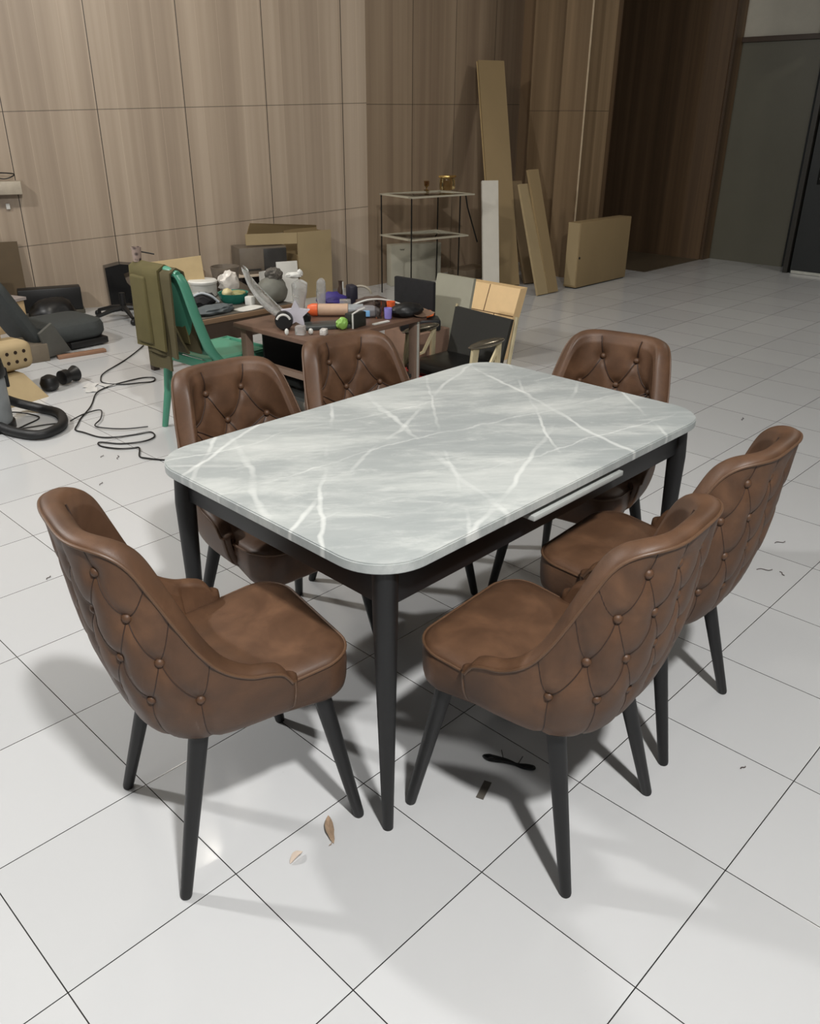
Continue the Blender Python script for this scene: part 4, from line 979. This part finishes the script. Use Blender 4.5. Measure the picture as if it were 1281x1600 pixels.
# ------------------------------------------------------------------ pile right of the desk: carton, panels, armchair
br = one('brown_carton', MB().box((0, 0, .165), (.30, .30, .33), bev=.004), mat('red_brown_card', (122, 96, 80), .65), (3.88, 3.70, 0), 'reddish brown carton right of the desk, under an orange pouch', 'carton')
one('orange_pouch', MB().blob((0, 0, .025), (.09, .05, .03), .2, 2.5, 5, flat=-.024), mat('bright_orange', (226, 104, 40), .5), (3.86, 3.66, .402), 'bright orange pouch on top of the reddish brown carton', 'pouch', -.7)
one('black_sleeve', MB().box((0, 0, .035), (.26, .14, .07), bev=.01), DARK, (3.86, 3.66, .331), 'black sleeve under the orange pouch', 'sleeve', -.7)
bp = one('padded_cushion', MB().box((0, 0, .14), (.03, .34, .28), bev=.01), BLK, (3.98, 3.82, .332), 'matt black padded cushion standing on the carton behind the desk', 'cushion', .06)
gb = one('grey_board', MB().hexa([(-.012, -.17, 0), (.012, -.17, 0), (.012, .17, 0), (-.012, .17, 0), (.15, -.15, .62), (.174, -.15, .62), (.174, .17, .62), (.15, .17, .62)]), mat('grey_green_board', (150, 148, 132), .5, var=.03), (4.06, 3.66, 0), 'plain grey board leaning between the black cushion and the tan mattress', 'board')
tp = empty('folded_mattress', (4.62, 3.84, 0), 0, 'pale tan folded mattress with seams leaning behind the black armchair', 'mattress')
TANF = mat('pale_tan_vinyl', (222, 190, 142), .5, var=.04)
H8 = [(-.03, -.29, 0), (.05, -.29, 0), (.05, .29, 0), (-.03, .29, 0), (.15, -.29, .48), (.23, -.29, .48), (.23, .29, .48), (.15, .29, .48)]
MB().hexa(H8).build('panel_body', TANF, tp)
def onp_(y, t): return Vector((-.032 + .18 * t, y, .48 * t))
MB().tube([onp_(-.02, .62), onp_(-.02, 1)], .003, 5).tube([onp_(-.29, .62), onp_(.29, .62)], .003, 5).tube([onp_(.10, .0), onp_(.10, .62)], .003, 5).tube([onp_(-.12, .0), onp_(-.12, .62)], .003, 5).build('seam', mat('dark_seam', (96, 70, 44), .7), tp)
rs = empty('red_stool', (3.47, 3.16, 0), 0, 'low red topped stool with cream legs under the armchair', 'stool')
MB().box((0, 0, .21), (.34, .50, .05), bev=.012, seg=3).build('seat', mat('red_vinyl', (196, 44, 42), .45), rs)
for sx in (-1, 1):
    for sy in (-1, 1): MB().box((sx * .13, sy * .21, .093), (.03, .03, .186)).build('leg', mat('cream_wood', (206, 182, 134), .5), rs)
ac = empty('armchair', (3.51, 3.03, .237), 0, 'legless black armchair with chrome arms stacked on the red stool', 'chair')
BL2 = mat('black_mesh_fabric', (36, 35, 31), .8, var=.08, scale=60)
cushion(MB(), 0, 0, 0, .075, .20, .235, .05, 6).build('seat', mat('black_vinyl', (14, 14, 14), .35), ac)
MB().hexa([(.13, -.20, .03), (.16, -.20, .03), (.16, .20, .03), (.13, .20, .03), (.19, -.225, .31), (.215, -.225, .31), (.215, .19, .325), (.19, .19, .325)]).build('backrest', BL2, ac)
CHR = mat('champagne_chrome', (206, 192, 156), .3, .35)
MB().tube([(.185, -.228, .06), (.225, -.238, .325)], .012, 8).build('back_frame', CHR, ac)
MB().tube([(.185, .228, .06), (.225, .205, .335)], .008, 8).build('back_frame', CHR, ac)
for s_ in (-1, 1):
    y = s_ * .245
    MB().box((0, 0, 0), (.05, .02, .20), bev=.004).build('arm_post', CHR, ac, (-.15, y, .12), (0, .14, 0))
    MB().box((0, 0, 0), (.035, .018, .19), bev=.004).build('arm_post', CHR, ac, (.06, y, .12), (0, .05, 0))
    MB().tube([(-.14, y, .06), (-.02, y, .08), (.07, y, .20)], .012, 6).build('arm_strut', CHR, ac)
    MB().blob((-.04, y, .225), (.15, .034, .022), .05, 2, 3).build('arm_pad', mat('smoky_chrome', (120, 112, 98), .2, .7), ac)

# ------------------------------------------------------------------ litter on the tiles
LEAF = mat('dry_leaf', (156, 134, 112), .8, var=.2, scale=60)
def leaf(L, w, bend, seed):
    P = []
    for i in range(9):
        t = i / 8; ww = w * math.sin(PI * t) ** .8 * (1 + .25 * noise.noise(Vector((t * 6, seed, 0))))
        P.append([(L * (t - .5), ww * k + bend * math.sin(PI * t), .003 + .010 * abs(k) * math.sin(PI * t) + .004 * t) for k in (-1, -.5, 0, .5, 1)])
    return MB().grid(P, .0006)
lf = empty('dry_leaf', (.935, 1.165, 0), math.radians(58), 'larger curled dry leaf on the tiles between the two front chairs', 'leaf')
leaf(.088, .010, .004, 1).build('blade', LEAF, lf); MB().tube([(-.030, .0, .004), (-.046, .006, .006), (-.050, .012, .008)], .0009, 5).build('stalk', LEAF, lf)
one('dry_leaf', leaf(.042, .008, .002, 5), mat('pale_leaf', (196, 182, 168), .8), (.822, 1.158, 0), 'small pale leaf fragment left of the larger curled leaf', 'leaf', .1)
tie = empty('black_tie', (1.425, .995, 0), math.radians(-68), 'twisted black cable tie in the shadow under the front right chair', 'cable tie')
MB().tube(cr([(-.062, .006, .004), (-.075, -.004, .005), (-.060, -.010, .005), (-.02, -.002, .005), (.02, .0, .005), (.045, .008, .004), (.062, .008, .004), (.060, .0, .004), (.03, -.004, .004), (-.01, .004, .006), (-.062, .006, .004)], 5), .0042, 6).build('band', DARK, tie)
MB().tube([(-.02, 0, .006), (-.035, .03, .012)], .0012, 5).tube([(.02, .0, .006), (.025, .03, .010)], .0012, 5).build('loose_end', DARK, tie)
one('tape_strip', MB().box((0, 0, .001), (.065, .020, .002)), mat('grey_tape', (86, 82, 76), .4), (1.30, .985, 0), 'small strip of grey tape beside the black cable tie', 'tape', math.radians(20))
HAIR = mat('dark_lint', (84, 74, 72), .8)
LIT = [(3.90, 1.78, .05, .4, 'dark litter shred on the tiles behind the far end chair, right of the marble top'), (3.84, 1.86, .06, .1, 'longer thin litter shred just left of the one behind the far end chair'),
       (2.98, 1.09, .04, 1.9, 'short upright litter shred right of the far right chair back'), (3.22, 1.00, .05, -.6, 'bent litter shred near the right picture edge, farthest of its cluster'),
       (2.95, .95, .06, -.9, 'long litter shred near the right picture edge, nearest of its cluster'), (2.97, .89, .03, .9, 'stubby litter shred closest to the right picture edge'),
       (4.60, 1.78, .05, .3, 'dark litter shred on far tiles above the far right chair'), (1.85, .54, .018, -.4, 'single dark crumb on the tiles right of the front right chair legs'),
       (1.77, 3.77, .05, 1.0, 'litter shred on the tiles below the cable loops'), (1.72, 3.84, .03, .6, 'smaller litter shred beside the one below the cable loops'),
       (1.55, 3.52, .035, .7, 'litter shred above the near left chair back'), (1.32, 3.11, .03, .8, 'litter shred just right of the near left chair top'),
       (.99, 2.84, .025, .5, 'litter shred left of the near left chair back')]
for x, y, L, a, lab in LIT:
    n_ = MB().tube(cr([(-L / 2, 0, .0025), (-L / 5, L * .12, .003), (L / 5, -L * .06, .003), (L / 2, L * .1, .0025)], 4), .0016, 5)
    one('litter_shred', n_, HAIR, (x, y, 0), lab, 'litter', a)
